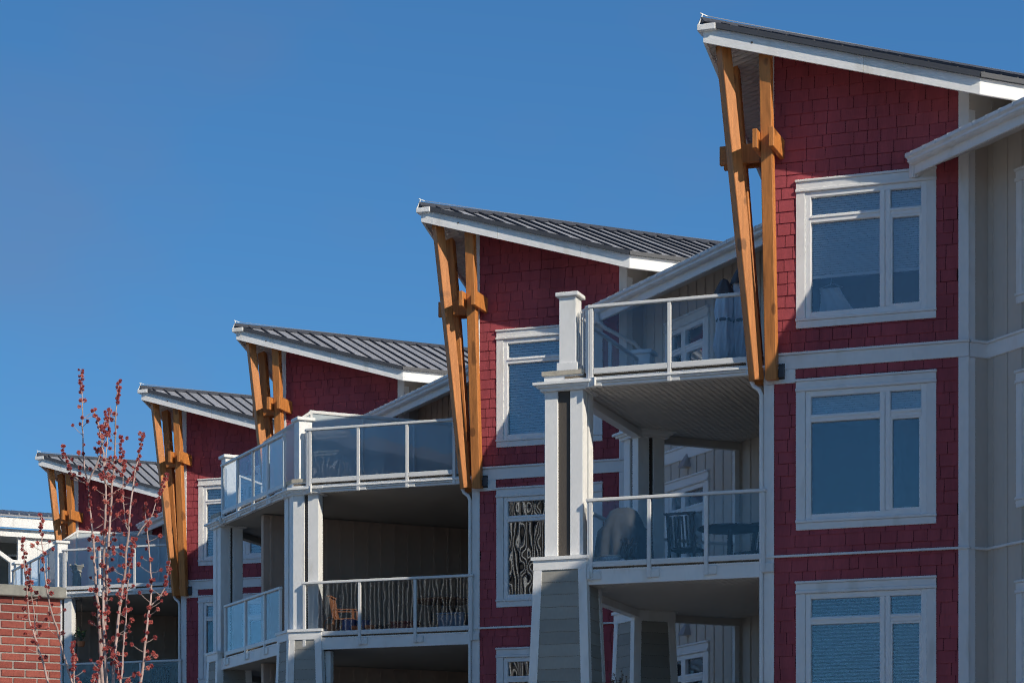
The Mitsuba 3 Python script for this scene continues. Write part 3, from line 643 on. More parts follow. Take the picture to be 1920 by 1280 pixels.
# --- balcony of the nearest section
def balcony_single(i):
    B, fr, rd = BLOCK[i], UV[i], RD[i]
    x0, vM, dC = -3.10, 3.90, 5.0
    uv_of = lambda r_, d_: ((r_ - d_) / 2 ** .5, (r_ + d_) / 2 ** .5)
    M2 = uv_of(.55, dC); M3 = uv_of(R_MAIN, dC)
    poly = [(x0 - .05, -.03), (-.03, -.03), (-.03, W), uv_of(R_MAIN, W / 2 ** .5 - .3), M3, (x0 - .05, M3[1] - (M3[0] - x0 + .05))]
    for z, top, th in ((8.015, True, .2), (5.09, False, .28), (2.1, False, .28)):
        deck(B, fr, poly, z, crown_edges=(0,) if top else (), boards=.1, thick=th, fascia_edges=(0, 4, 5))
    z = 8.0
    railing(B, fr.at(x0 + .36, -.085), fr.at(-.17, -.085), z, [.05, 1.28, 2.50], ends=True)
    railing(B, fr.at(x0 + .10, .10), fr.at(x0 + .38, -.085), z, [.31], pickets=[.07, .13, .19, .25], name='return_railing')
    railing(B, fr.at(x0 + .02, vM - .3), fr.at(x0 + .02, .3), z, [.05, 1.5, 2.95, 3.2])
    railing(B, rd.at(R_MAIN - .05, dC - .05), rd.at(.8, dC - .05), z, [.05, .8, 1.6])
    pedestal(B, fr, x0, .12, 8.10); pedestal(B, fr, x0 + .05, vM + .02, 8.02)
    z = 5.07
    railing(B, fr.at(-2.76, -.06), fr.at(-.02, -.06), z, [.05, .975, 1.865, 2.74])
    railing(B, fr.at(-2.80, .22), fr.at(-2.74, -.06), z, [.27], pickets=[.06, .13, .2], name='return_railing')
    railing(B, fr.at(x0 + .02, vM - .3), fr.at(x0 + .02, .5), z, [.05, 1.5, 2.7, 3.0])
    railing(B, rd.at(R_MAIN - .05, dC - .05), rd.at(.8, dC - .05), z, [.05, .8, 1.6])
    # corner column: four posts round a dark core, on a tapered pier
    p4 = [(-3.475, .0), (-3.066, .0), (-3.475, .30), (-3.066, .30)]
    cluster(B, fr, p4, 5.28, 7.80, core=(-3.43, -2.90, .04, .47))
    capital(B, fr, [(-3.50, -.03), (-2.83, -.03), (-2.83, .54), (-3.50, .54)], 7.80)
    pier(B, fr, [(-3.60, -.06), (-2.80, -.06), (-2.80, .62), (-3.60, .62)], 5.21, GZ, .62, 1)
    # inner column, square to the main wall
    q = (.33, 4.62)
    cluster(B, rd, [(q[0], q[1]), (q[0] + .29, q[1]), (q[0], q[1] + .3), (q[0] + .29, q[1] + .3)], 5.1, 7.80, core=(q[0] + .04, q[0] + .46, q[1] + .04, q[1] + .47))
    capital(B, rd, [(q[0] - .03, q[1] - .03), (q[0] + .53, q[1] - .03), (q[0] + .53, q[1] + .54), (q[0] - .03, q[1] + .54)], 7.72)
    pier(B, rd, [(q[0] - .1, q[1] - .08), (q[0] + .62, q[1] - .08), (q[0] + .62, q[1] + .6), (q[0] - .1, q[1] + .6)], 4.80, GZ, .62, 2)
    for z in (7.70, 4.70): bx('beam', B, 'mat_white', fr, x0 - .04, x0 + .12, .5, 3.6, z, z + .12)
    for z in (7.70, 4.70): bx('beam', B, 'mat_soffit', rd, .9, R_MAIN, dC - .12, dC, z, z + .12)
    put('pilaster', B, MB().box(R_MAIN - .12, R_MAIN - .03, dC - .10, dC, 1.0, 7.70, c=.004), 'mat_white', rd)
balcony_single(0)

# --- the two wide balconies
def balcony_wide(i, far, low=True, frost=True):
    B, fr, rd = BLOCK[i], UV[i], RD[i]
    uv_of = lambda r_, d_: ((r_ - d_) / 2 ** .5, (r_ + d_) / 2 ** .5)
    uc = -3.71; rE = (uc + 0) / 2 ** .5 - .0                     # corner of the front and the edge along the row
    uK = -3.62; e = .05
    dM = 7.15
    M = uv_of(rE, dM); vN = min(M[1] + 3.3, far)
    poly = [(uc + .02, -.03), (-.03, -.03), (-.03, W), uv_of(R_MAIN, W / 2 ** .5 - .3), uv_of(R_MAIN, dM + .7), (M[0], vN), M]
    for z, top, th in ((8.015, True, .2), (5.09, False, .28), (2.1, False, .28)):
        deck(B, fr, poly, z, crown_edges=(0, 5, 6) if top else (), thick=th, fascia_edges=(0, 4, 5, 6))
    K0, K1 = rd.at(rE, 2.62), None
    z = 8.0
    P0 = 3.42
    railing(B, fr.at(-3.36, -.085), fr.at(-.3, -.085), z, [.05, 1.055, 2.055, 3.01])
    railing(B, fr.at(-3.50, .05), fr.at(-3.35, -.085), z, [.17], pickets=[.03, .08, .13], name='return_railing')
    railing(B, rd.at(rE - .06, 6.72), rd.at(rE - .06, 2.9), z, [.05, 1.0, 1.95, 2.85, 3.75])
    railing(B, rd.at(rE + .1, 6.85), rd.at(rE - .06, 6.70), z, [.18], pickets=[.03, .08, .13], name='return_railing')
    railing(B, fr.at(M[0] + .05, vN - .1), fr.at(M[0] + .05, M[1] + .4), z, [.05, 1.2, 2.3])
    pedestal(B, rd, -2.42, 2.62, 8.10, base=False); pedestal(B, rd, -2.42, 7.02, 8.10, base=False)
    # corner column with a bend
    zc0, zc1 = 5.20, 7.80
    C = holder('column', B)
    s = .21; c = np.array([uc, 0.0]); a1 = np.array([1, 0]); dd = np.array([-1, 1]) / 2 ** .5
    inner = c + a1 * .23 + np.array([0, .20]); pts = [c, c + a1 * .23, c + a1 * .23 + np.array([0, .2]), c + dd * .21 + np.array([.2, .2]) * .75, c + dd * .21]
    put('post', C, MB().prism([tuple(q) for q in pts], zc0, zc1), 'mat_white', fr)
    bx('post', C, 'mat_white', fr, uc + .31, uc + .53, .0, .21, zc0, zc1)
    bx('post', C, 'mat_white', rd, rE, rE + .21, 2.62 + .29, 2.62 + .50, zc0, zc1)
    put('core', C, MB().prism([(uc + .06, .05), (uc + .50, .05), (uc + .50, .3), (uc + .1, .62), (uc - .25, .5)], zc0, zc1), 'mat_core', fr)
    cap = [(uc - .01, -.03), (uc + .56, -.03), (uc + .56, .28)] + [uv_of(rE + .28, 2.62 + .53), uv_of(rE - .03, 2.62 + .53)]
    capital(B, fr, cap, 7.80)
    pier(B, fr, [(uc - .04, -.07), (uc + .60, -.07), (uc + .60, .32), uv_of(rE + .30, 2.62 + .62), uv_of(rE - .07, 2.62 + .62)], 5.16, GZ, .62, 3 + i)
    bx('backing_post', B, 'mat_white', fr, uc + .60, uc + .74, .10, .24, GZ, 4.8)
    # end column
    q = (rE, 7.0)
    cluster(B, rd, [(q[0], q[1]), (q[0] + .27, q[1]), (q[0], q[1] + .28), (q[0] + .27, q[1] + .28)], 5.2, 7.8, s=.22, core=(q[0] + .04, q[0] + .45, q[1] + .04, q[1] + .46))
    capital(B, rd, [(q[0] - .03, q[1] - .03), (q[0] + .52, q[1] - .03), (q[0] + .52, q[1] + .53), (q[0] - .03, q[1] + .53)], 7.80)
    pier(B, rd, [(q[0] - .07, q[1] - .06), (q[0] + .62, q[1] - .06), (q[0] + .62, q[1] + .6), (q[0] - .07, q[1] + .6)], 5.16, GZ, .62, 5 + i)
    for z in (7.70, 4.70): bx('beam', B, 'mat_stucco', fr, M[0] - .02, M[0] + .14, M[1] + .4, vN - .05, z, z + .12)
    # storey below
    z = 5.07
    railing(B, fr.at(uc + .22, -.06), fr.at(-.02, -.06), z, [.05, 1.20, 2.34, 3.47], glass='mat_glass_wavy')
    railing(B, rd.at(rE - .03, 6.95), rd.at(rE - .03, 3.18), z, [.40, 1.65, 2.80, 3.7])
    # party walls and the glass privacy screen at the middle
    dP = 5.1
    cross_wall(B, rd, dP, -2.35, R_MAIN, 5.05, 7.80); cross_wall(B, rd, dP, -2.35, R_MAIN, 1.0, 4.8)
    S = holder('privacy_screen', B); zt_, zl = 9.96, 9.45; rs = -1.33; r1 = 2.0; f = .035
    m = MB().beam((-2.34, dP, zl - .20), (rs, dP, zt_), .05, .07, (0, 1, 0)).box(rs - .03, r1, dP - .025, dP + .025, zt_ - .03, zt_ + .035, c=.005)
    m.box(-2.365, -2.315, dP - .03, dP + .03, 8.0, zl - .2, c=.004)
    for r_ in (rs, rs + 1.15, rs + 2.3): m.box(r_ - .025, r_ + .025, dP - .03, dP + .03, 8.0, zt_ - .03, c=.004)
    put('frame', S, m, 'mat_alu', rd)
    for a, b in ((rs, rs + 1.15), (rs + 1.15, rs + 2.3), (rs + 2.3, r1)): put('glass_pane', S, MB().quad((a, dP, 8.1), (b, dP, 8.1), (b, dP, zt_), (a, dP, zt_)), 'mat_frost', rd)
    put('glass_pane', S, MB().quad((-2.34, dP, 8.1), (rs, dP, 8.1), (rs, dP, zt_), (-2.34, dP, zl - .20)), 'mat_frost', rd)
balcony_wide(1, 6.75)
balcony_wide(3, 6.2)

for i in (0, 1, 3, 4):      # downpipes beside the tower corners
    if i in (1, 3, 0):
        put('downpipe', BLOCK[i], MB().tube([(-.20, -.05, 7.80), (-.20, -.05, 7.72), (-.17, -.055, 7.65), (-.08, -.055, 7.58), (-.052, -.05, 7.5), (-.052, -.05, GZ)], .033, 10), 'mat_white', UV[i], smooth=40)

# exhaust hoods on the wall between the two nearest towers
for z in (8.0 - .30, 4.72):
    A = Frame(RD[0].at(R_MAIN, 6.75), -DX, RX)
    m = MB().hexa([(-.11, -.16, z), (.11, -.16, z), (.11, 0, z), (-.11, 0, z), (-.02, -.02, z + .26), (.02, -.02, z + .26), (.02, 0, z + .26), (-.02, 0, z + .26)])
    put('exhaust_hood', BLOCK[0], m, 'mat_steel', A)

# ------------------------------------------------------------------ far pavilion at the left end of the row
def pavilion():
    T = thing('end_pavilion', 'far white-fasciaed building end with a slanted brace, at the left edge of the photo', 'building')
    fr, d0 = RD[0], 44.0
    R = holder('flat_roof', T)
    bx('upper_fascia', R, 'mat_fascia', fr, -6, 4.5, d0 - .30, d0 - .25, 11.52, 11.84); bx('lower_fascia', R, 'mat_fascia', fr, -6, 4.5, d0 - .12, d0 - .07, 11.26, 11.50)
    put('roof_deck', R, MB().hexa([(-6.1, d0 - .36, 11.845), (4.6, d0 - .36, 11.845), (4.6, d0 + 7, 13.1), (-6.1, d0 + 7, 13.1), (-6.1, d0 - .36, 11.90), (4.6, d0 - .36, 11.90), (4.6, d0 + 7, 13.16), (-6.1, d0 + 7, 13.16)]), 'mat_roof_2', fr)
    for k in range(34):
        a = -6 + k * .31; put('roof_seam', R, MB().hexa([(a, d0 - .37, 11.90), (a + .03, d0 - .37, 11.90), (a + .03, d0 + 7, 13.16), (a, d0 + 7, 13.16), (a, d0 - .37, 11.96), (a + .03, d0 - .37, 11.96), (a + .03, d0 + 7, 13.22), (a, d0 + 7, 13.22)]), 'mat_roof_2', fr)
    put('soffit', R, MB().box(-6, 4.5, d0 - .06, d0 + 3.5, 11.40, 11.44), 'mat_soffit_white', fr)
    put('wall', T, MB().box(-.35, 4.5, d0, d0 + .15, GZ, 11.40), 'mat_white', fr)
    for k in range(12): put('batten', T, MB().box(-.1 + k * .36, -.055 + k * .36, d0 - .02, d0 + .002, 9.0, 11.25), 'mat_white', fr)
    put('corner_post', T, MB().box(-.62, -.36, d0 - .12, d0 + .16, GZ, 10.55, c=.01), 'mat_white', fr)
    put('brace', T, MB().beam((-1.9, d0 - .02, 11.38), (-.50, d0 - .02, 10.45), .12, .17, (0, 1, 0)), 'mat_white', fr)
    A = Frame(fr.at(-5.5, d0 + 2.2), RX, DX); m = MB(); wall_boxes(m, 0, 7.4, GZ, 11.4, [(5.44, 5.66, 10.24, 10.98)], 0, .15); put('side_wall', T, m, 'mat_siding_0', A)
    w = holder('window', T); put('frame', w, MB().box(5.38, 5.44, -.03, .05, 10.18, 11.04).box(5.66, 5.72, -.03, .05, 10.18, 11.04).box(5.44, 5.66, -.03, .05, 10.98, 11.04).box(5.44, 5.66, -.03, .05, 10.18, 10.24).box(5.44, 5.66, -.01, .05, 10.70, 10.74), 'mat_white', A)
    put('pane', w, MB().quad((5.44, .06, 10.24), (5.66, .06, 10.24), (5.66, .06, 10.98), (5.44, .06, 10.98)), 'mat_glass', A); put('room', w, MB().box(5.3, 5.8, .5, .55, 10.1, 11.1), 'mat_room', A)
    railing(T, fr.at(-5.5, d0 + .9), fr.at(-.6, d0 + .9), 8.85, [.2, 1.3, 2.4, 3.5, 4.7])
    put('balcony_floor', T, MB().box(-6, -.4, d0 + .8, d0 + 2.3, 8.6, 8.84), 'mat_white', fr)
pavilion()

# ------------------------------------------------------------------ brick wall in the foreground
def brick_wall():
    T = thing('brick_wall', 'red brick wall with a grey concrete coping at the lower left', 'wall')
    Yb = 20.7; P = np.array([(113.5 - 960) / F_PX * Yb, Yb, 0]); fr = Frame(P, RX, DX)
    C, h, L = .0677, .0560, .2045; z1 = 2.545
    put('mortar', T, MB().box(-9, -.004, .009, .36, GZ, z1 - .0005), 'mat_mortar', fr)
    put('coping', T, MB().box(-9, .036, -.05, .42, z1, z1 + .092, c=.006), 'mat_concrete', fr)
    rest = MB(); g = np.random.default_rng(3); row = 0; z = z1 - .004
    while z - h > GZ:
        x = 0.0; first = True
        while x > -3.0 if z > 1.5 else x > -9:
            l = L * (.5 if (first and row % 2) else 1.0); l -= 0.0; first = False
            a, b = x - l + .010, x; j = g.normal(0, .0012)
            if z > 1.70 and a > -.95: put('brick', T, MB().box(a + g.normal(0, .001), b, j, .05, z - h, z, c=.004), f'mat_brick_{g.choice(4, p=[.4, .2, .15, .25])}', fr)
            else: rest.box(a, b, j, .05, z - h, z)
            x -= l
        z -= C; row += 1
    put('lower_bricks', T, rest, 'mat_brick_0', fr, kind='stuff')
brick_wall()

# ------------------------------------------------------------------ flowering young maple
def maple():
    T = thing('flowering_tree', 'slender leafless young tree with small dark red blossom clusters on upright stems', 'tree')
    g = np.random.default_rng(21); Y0 = 17.0
    W3 = lambda x, y, Y: np.array([(x - 960) / F_PX * Y, Y, (Y_HOR - y) / F_PX * Y])
    base = W3(205, 1280, Y0); base[2] = .55
    S = [  # (points in photo pixels at the tree's distance, depth offset, radius at the foot, first bare points)
        ([(192, 1285), (187, 1190), (180, 1090), (174, 1000), (168, 945), (165.5, 905)], .10, .0125, .12),
        ([(165.5, 905), (157, 872), (155, 830), (155, 780), (153, 735), (151, 692)], .10, .0065, 0),
        ([(165.5, 908), (150, 902), (135, 888), (124, 866), (117, 832)], .12, .005, .1),
        ([(166, 905), (176, 882), (186, 858), (193, 830), (196, 800), (198, 775)], .05, .006, .1),
        ([(199, 1285), (195, 1190), (194, 1100), (196, 1010), (198, 930), (196, 880), (192, 835), (184, 795), (176, 772)], -.15, .011, .05),
        ([(196, 880), (200, 840), (204, 800), (207, 762)], -.15, .005, 0),
        ([(186, 1285), (196, 1180), (201, 1080), (205, 1000), (209, 935), (214, 870), (216, 820), (218, 770), (222, 716)], .25, .0115, .05),
        ([(212, 925), (228, 915), (242, 902), (252, 886), (262, 864)], .28, .0045, .3),
        ([(211, 1285), (219, 1190), (229, 1110), (237, 1030), (242, 985), (247, 930), (254, 880), (262, 845), (266, 812)], -.25, .0110, .08),
        ([(243, 1000), (236, 985), (232, 950), (230, 900), (229, 860), (228, 822)], -.2, .0048, .1),
        ([(226, 1290), (231, 1220), (236, 1160), (239, 1100), (245, 1050), (252, 1010)], -.4, .0075, 0),
        ([(264, 1285), (272, 1210), (279, 1150), (284, 1090), (279, 1030), (275, 985), (271, 945)], -.1, .0095, .0),
        ([(284, 1135), (300, 1118), (310, 1098), (316, 1072), (320, 1050)], -.12, .0045, .1),
        ([(258, 1004), (274, 982), (288, 960), (294, 940), (305, 915), (313, 890)], -.28, .0045, .2),
        ([(92, 1290), (80, 1240), (66, 1195), (55, 1160), (51, 1110), (47, 1070), (44, 1035), (42, 1005)], .35, .0085, .2),
        ([(66, 1195), (64, 1150), (57, 1110), (53, 1075), (48, 1050)], .38, .0045, 0),
        ([(138, 1290), (122, 1235), (107, 1180), (93, 1135), (86, 1090), (82, 1050), (78, 1010), (77, 965)], .2, .0085, .3),
        ([(140, 1285), (139, 1240), (138, 1205)], -.3, .005, 0),
        ([(176, 1285), (181, 1262), (188, 1240)], -.3, .005, 0),
        ([(228, 1285), (222, 1255), (214, 1230), (205, 1215)], -.35, .006, 0)]
    nodes = []; tw = MB()
    for pts, dY, r, bare in S:
        y_top = pts[-1][1]
        P = [W3(x, y, Y0 + dY + .06 * math.sin(y * .02 + dY * 9)) for x, y in pts]
        if pts[0][1] > 1280:
            f = P[0]; P = [base + (f - base) * t + np.array([.12 * math.sin(3.1 * t) * (f[0] - base[0]), 0, 0]) for t in (0, .35, .7)] + P
            R = [r * 1.9, r * 1.6, r * 1.3]
        else: R = []
        n0 = len(R); n = len(P) - n0; R += [r * (1 - .70 * k / max(n - 1, 1)) for k in range(n)]
        # resample smoothly
        P = np.array(P); t = np.r_[0, np.cumsum(np.linalg.norm(np.diff(P, axis=0), axis=1))]; tt = np.linspace(0, t[-1], max(8, int(t[-1] / .05)))
        from scipy.interpolate import PchipInterpolator
        Q = PchipInterpolator(t, P)(tt); Rr = np.interp(tt, t, R)
        Q[1:-1] += g.normal(0, .0022, Q[1:-1].shape)
        put('stem', T, MB().tube(list(Q), list(Rr), 8), 'mat_bark', smooth=50)
        z0 = 1.50; k = 0.0; tot = t[-1]; s = bare * (tot - np.interp(0, [0], [0])) if n0 == 0 else t[n0] + bare * (tot - t[n0])
        while s < tot:
            f = (s / tot); p = np.array([np.interp(s, tt, Q[:, j]) for j in range(3)]); tip = s > tot - .22
            for _ in range(g.choice([1, 2, 3], p=[.35, .45, .2]) if not tip else 2):
                a = g.uniform(0, 2 * math.pi); ln = g.choice([.012, .035, .085], p=[.30, .40, .30]) if not tip else g.uniform(.006, .016)
                q = p + np.array([math.cos(a) * ln, math.sin(a) * ln, ln * g.uniform(.2, .8)])
                if ln > .02: tw.tube([p, (p + q) / 2 + [0, 0, -.004], q], [.0024, .002, .0018], 5)
                nodes.append((q, g.uniform(.80, 1.30) * (.85 if tip else 1)))
            s += g.uniform(.020, .034) if tip else g.uniform(.042, .08)
    trunk = MB().tube([(base[0], base[1], GZ - .05), (base[0] + .01, base[1], GZ + .8), (base[0], base[1], base[2] + .02)], [.05, .036, .028], 12); put('trunk', T, trunk, 'mat_bark', smooth=50)
    put('twigs', T, tw, 'mat_bark', kind='stuff')
    def cluster_mesh(seed):
        q = np.random.default_rng(seed); m = MB()
        for k in range(52):
            d = q.normal(size=3); d /= np.linalg.norm(d); a = np.cross(d, q.normal(size=3)); a /= np.linalg.norm(a); b = np.cross(d, a)
            l = q.uniform(.012, .0185); w = q.uniform(.0028, .0052); o = d * .003
            m.raw([o, d * l * .6 + a * w, d * l, d * l * .6 - a * w, d * l * .7 + b * w * .8], [[0, 1, 4], [1, 2, 4], [2, 3, 4], [0, 4, 3], [0, 3, 2], [0, 2, 1]])
        return m
    protos = [cluster_mesh(s) for s in range(8)]; plys = [mikit.ply(p.mesh(), None) for p in protos]
    vis = sorted(nodes, key=lambda n: -float(n[0][2] > 1.45) * n[1]); rest = MB()
    for k, (p, s) in enumerate(vis):
        j = g.integers(8); c = g.choice(3, p=[.5, .3, .2])
        if k < 300:
            key = key_of('blossom', T); scene[key] = {**plys[j], 'bsdf': {'type': 'ref', 'id': f'mat_petal_{c}'}, 'to_world': mi.ScalarTransform4f().translate(p.tolist()).rotate([0, 0, 1], float(g.uniform(0, 360))).scale(float(s))}
        else:
            V = np.vstack(protos[j].v) * s + p; rest.raw(V, np.vstack(protos[j].f))
    if rest.n: put('more_blossoms', T, rest, 'mat_petal_1', kind='stuff')
maple()

# ------------------------------------------------------------------ things on the balconies
def props():
    F1, F2, F4 = UV[0], UV[1], UV[3]; g = np.random.default_rng(11)
    z3, z4 = 5.09, 8.015
    # covered barbecue
    T = thing('barbecue', 'barbecue under a dark draped cover, on the nearest lower balcony', 'barbecue')
    m = MB(); n = 72; rings = []
    for z, a, b, p, fold in ((.03, .50, .33, 4.5, 1.0), (.25, .48, .32, 4.5, .9), (.5, .46, .31, 4.0, .7), (.66, .44, .30, 4.0, .35), (.74, .34, .29, 3.6, .15), (.86, .30, .26, 3.2, .08), (.97, .24, .18, 3.0, .04), (1.02, .14, .08, 2.4, 0)):
        for k in range(n):
            t = 2 * math.pi * k / n; c_, s_ = math.cos(t), math.sin(t); r = (abs(c_) ** p + abs(s_) ** p) ** (-1 / p)
            w = 1 + .085 * fold * math.sin(11 * t + 1.2 * math.sin(3 * t) + z)
            rings.append((a * r * c_ * w + .06 * max(0, c_) * (.5 - abs(z - .5)), b * r * s_ * w, z))
    f = []
    for i in range(7):
        for k in range(n): q = (k + 1) % n; f += [[i * n + k, i * n + q, (i + 1) * n + q], [i * n + k, (i + 1) * n + q, (i + 1) * n + k]]
    m.raw(rings, f); fr = Frame(F1.at(-2.50, .95, z3), UX * .84, VX); put('cover', T, m, 'mat_dark_cover', fr, smooth=40)
    m = MB()
    for a in (-.3, .3): m.box(a - .03, a + .03, -.2, -.14, 0, .2).box(a - .03, a + .03, .14, .2, 0, .2)
    put('legs', T, m, 'mat_steel', fr)
    # patterned bowls
    for k, (a, b, s) in enumerate(((-2.50, .26, 1.0), (-2.66, .38, .95))):
        fr = Frame(F1.at(a, b, z3), UX, VX)
        T = thing('planter_bowl', ['front one of two blue and white patterned bowls below the covered barbecue', 'rear one of two patterned bowls, half behind the other below the barbecue'][k], 'bowl', 'patterned planter bowls')
        put('bowl', T, MB().lathe([(0, 0), (.09 * s, 0), (.135 * s, .05), (.165 * s, .11 * s), (.16 * s, .165 * s), (.15 * s, .17 * s), (.14 * s, .12), (0, .12)], n=32), 'mat_china', fr, smooth=40)
        put('rim', T, MB().lathe([(.158 * s, .160 * s), (.172 * s, .168 * s), (.165 * s, .182 * s), (.148 * s, .172 * s)], n=32), 'mat_beige', fr, smooth=40)
    # dry shrub and a small white vase with a plant
    def shrub(T, fr, h, r, n, mat, leaf=None, lw=.012, ln=.03):
        m, lf = MB(), MB()
        for k in range(n):
            a = g.uniform(0, 6.28); q = np.array([math.cos(a) * r * g.uniform(.2, 1), math.sin(a) * r * g.uniform(.2, 1), h * g.uniform(.6, 1)]); mid = q * .55 + g.normal(0, r * .12, 3)
            m.tube([(0, 0, 0), mid, q], [.006, .004, .0025], 5)
            for j in range(7):
                p = mid + (q - mid) * g.uniform(0, 1.05); d = g.normal(size=3); d /= np.linalg.norm(d); b = np.cross(d, g.normal(size=3)); b /= np.linalg.norm(b)
                e = p + d * ln; m.tube([p, e], [.002, .0015], 4) if not leaf else lf.raw([p, p + d * ln * .5 + b * lw, p + d * ln, p + d * ln * .5 - b * lw], [[0, 1, 2], [0, 2, 3]])
        put('stems', T, m, mat, fr)
        if leaf: put('leaves', T, lf, leaf, fr, kind='stuff')
    T = thing('dry_shrub', 'small brown dry shrub in a pot beside the patterned bowls', 'plant'); fr = Frame(F1.at(-2.24, .35, z3), UX, VX)
    put('pot', T, MB().lathe([(0, 0), (.09, 0), (.115, .16), (.10, .16), (.095, .14), (0, .14)], n=20), 'mat_dark_wood', fr, smooth=40); shrub(T, Frame(F1.at(-2.24, .35, z3 + .14), UX, VX), .36, .17, 26, 'mat_twig', 'mat_twig', .008, .02)
    T = thing('white_vase', 'tiny white vase behind the lower rail, right of the patterned bowls', 'vase'); fr = Frame(F1.at(-2.27, .14, z3), UX, VX)
    put('body', T, MB().lathe([(0, 0), (.035, 0), (.05, .05), (.03, .10), (.036, .12), (.028, .12), (0, .09)], n=18), 'mat_china', fr, smooth=40)
    # slatted chairs and a round table
    def chair(key, label, cat, fr, mat, arms=False, slats=6, group=None):
        T = thing(key, label, cat, group=group)
        m = MB().box(-.24, .24, -.23, .23, .42, .455, c=.006); put('seat', T, m, mat, fr)
        for a in (-.21, .21):
            put('leg', T, MB().beam((a, -.20, 0), (a, -.20, .42 if not arms else .64), .045, .045, (0, 1, 0)), mat, fr)
            put('leg', T, MB().beam((a, .30, 0), (a, .21, .42), .045, .045, (0, 1, 0)).beam((a, .21, .42), (a, .31, .98), .045, .04, (0, 1, 0)), mat, fr)
            if arms: put('arm', T, MB().beam((a, -.27, .655), (a, .24, .665), .06, .025, (0, 0, 1)), mat, fr)
        put('top_rail', T, MB().beam((-.26, .315, .97), (.26, .315, .97), .03, .09, (0, 1, 0)), mat, fr)
        for k in range(slats): a = -.16 + .32 * k / (slats - 1); put('slat', T, MB().beam((a, .215, .46), (a, .305, .93), .032, .012, (0, 1, 0)), mat, fr)
    c30, s30 = math.cos(2.9), math.sin(2.9)
    rot = lambda F_, a, b, z, th: Frame(F_.at(a, b, z), UX * math.cos(th) + VX * math.sin(th), -UX * math.sin(th) + VX * math.cos(th))
    chair('slatted_chair', 'dark slatted chair left of the round table on the nearest lower balcony', 'chair', rot(F1, -1.70, 1.75, z3, 3.05), 'mat_dark_wood', group='dark slatted balcony chairs')
    chair('slatted_chair', 'dark slatted chair behind the round table, nearest the balcony wall', 'chair', rot(F1, -.80, 2.5, z3, -.4), 'mat_dark_wood', group='dark slatted balcony chairs')
    T = thing('round_table', 'round dark table on the nearest lower balcony, right of the slatted chair', 'table'); fr = Frame(F1.at(-.95, 1.55, z3), UX, VX)
    put('table_top', T, MB().lathe([(0, .69), (.50, .69), (.52, .705), (.50, .72), (0, .72)], n=40), 'mat_dark_wood', fr, smooth=30); put('leg', T, MB().lathe([(.05, .02), (.04, .69)], n=16).lathe([(0, 0), (.26, 0), (.26, .025), (0, .05)], n=24), 'mat_dark_wood', fr, smooth=30)
    # closed parasols
    for k, (a, b, h) in enumerate(((-.80, .62, 1.42), (-.57, .75, 1.62))):
        T = thing('parasol', ['shorter of two closed grey-blue parasols behind the top balcony glass', 'taller of two closed grey-blue parasols, half behind the timber strut'][k], 'parasol', 'closed parasols'); fr = Frame(F1.at(a, b, z4), UX, VX)
        wob = lambda t, z: .20 * math.sin(6 * t + 2 * z) + .12 * math.sin(11 * t - 9 * z) * (1 if z < 1.1 else .5)
        top = h - .24
        put('canopy', T, MB().lathe([(.03, .22), (.10, .26), (.135, .42), (.12, .62), (.10, .80), (.125, .95), (.115, top), (.05, top + .1)], n=44, wob=wob), 'mat_canvas', fr, smooth=60)
        put('hood', T, MB().lathe([(.16, top - .02), (.13, top + .08), (.07, top + .2), (.05, h), (0, h + .01)], n=30, wob=lambda t, z: .10 * math.sin(6 * t)), 'mat_canvas_dark', fr, smooth=60)
        put('pole', T, MB().lathe([(0, 0), (.02, 0), (.02, h + .02), (0, h + .02)], n=10).lathe([(0, 0), (.22, 0), (.22, .05), (.04, .09), (.04, .22)], n=24), 'mat_dark_wood', fr, smooth=30)
        put('tie', T, MB().lathe([(.112, .78), (.125, .80), (.112, .83)], n=24), 'mat_canvas_dark', fr)
    # washing hanging behind the top window
    T = thing('hanging_shirt', 'pale shirt hanging inside the top window at the right', 'shirt'); m = MB(); A = UV[0]
    nx, nz = 24, 14; V = []
    for j in range(nz + 1):
        z = 8.72 + (9.07 - 8.72) * j / nz
        for i in range(nx + 1):
            t = i / nx; half = .15 + .11 * (1 - j / nz) ** 1.3; V.append((.92 + (t - .5) * 2 * half + .10 * (1 - j / nz), .22 + .02 * math.sin(17 * t + 3 * j / nz), z))
    m.raw(V, [q for j in range(nz) for i in range(nx) for q in ([j * (nx + 1) + i, j * (nx + 1) + i + 1, (j + 1) * (nx + 1) + i + 1], [j * (nx + 1) + i, (j + 1) * (nx + 1) + i + 1, (j + 1) * (nx + 1) + i])])
    put('cloth', T, m, 'mat_cloth_white', A, smooth=True); put('hanger', T, MB().tube([(.76, .22, 9.075), (.96, .22, 9.14), (1.12, .22, 9.075), (.76, .22, 9.07)], .005, 6).tube([(.95, .22, 9.14), (.95, .22, 9.3)], .004, 6), 'mat_steel', A)
    # --- wide balcony, lower floor
    low = rot(F2, -2.95, .80, z3, 1.75); low.R = low.R * np.array([.92, .92, .84])
    chair('garden_armchair', 'reddish wooden armchair at the left end of the middle lower balcony', 'chair', low, 'mat_chair_wood', arms=True)
    T = thing('watering_can', 'orange watering can at the glass, in front of the wooden armchair', 'watering can'); fr = rot(F2, -3.0, .19, z3, .1)
    put('body', T, MB().lathe([(0, .0), (.105, .0), (.10, .20), (.085, .22), (.07, .22), (.07, .2), (0, .2)], n=28), 'mat_terracotta', fr, smooth=40)
    put('handle', T, MB().tube([(-.09, 0, .06), (-.15, 0, .16), (-.13, 0, .28), (-.04, 0, .36), (.05, 0, .34), (.085, 0, .22)], .011, 8), 'mat_terracotta', fr, smooth=60)
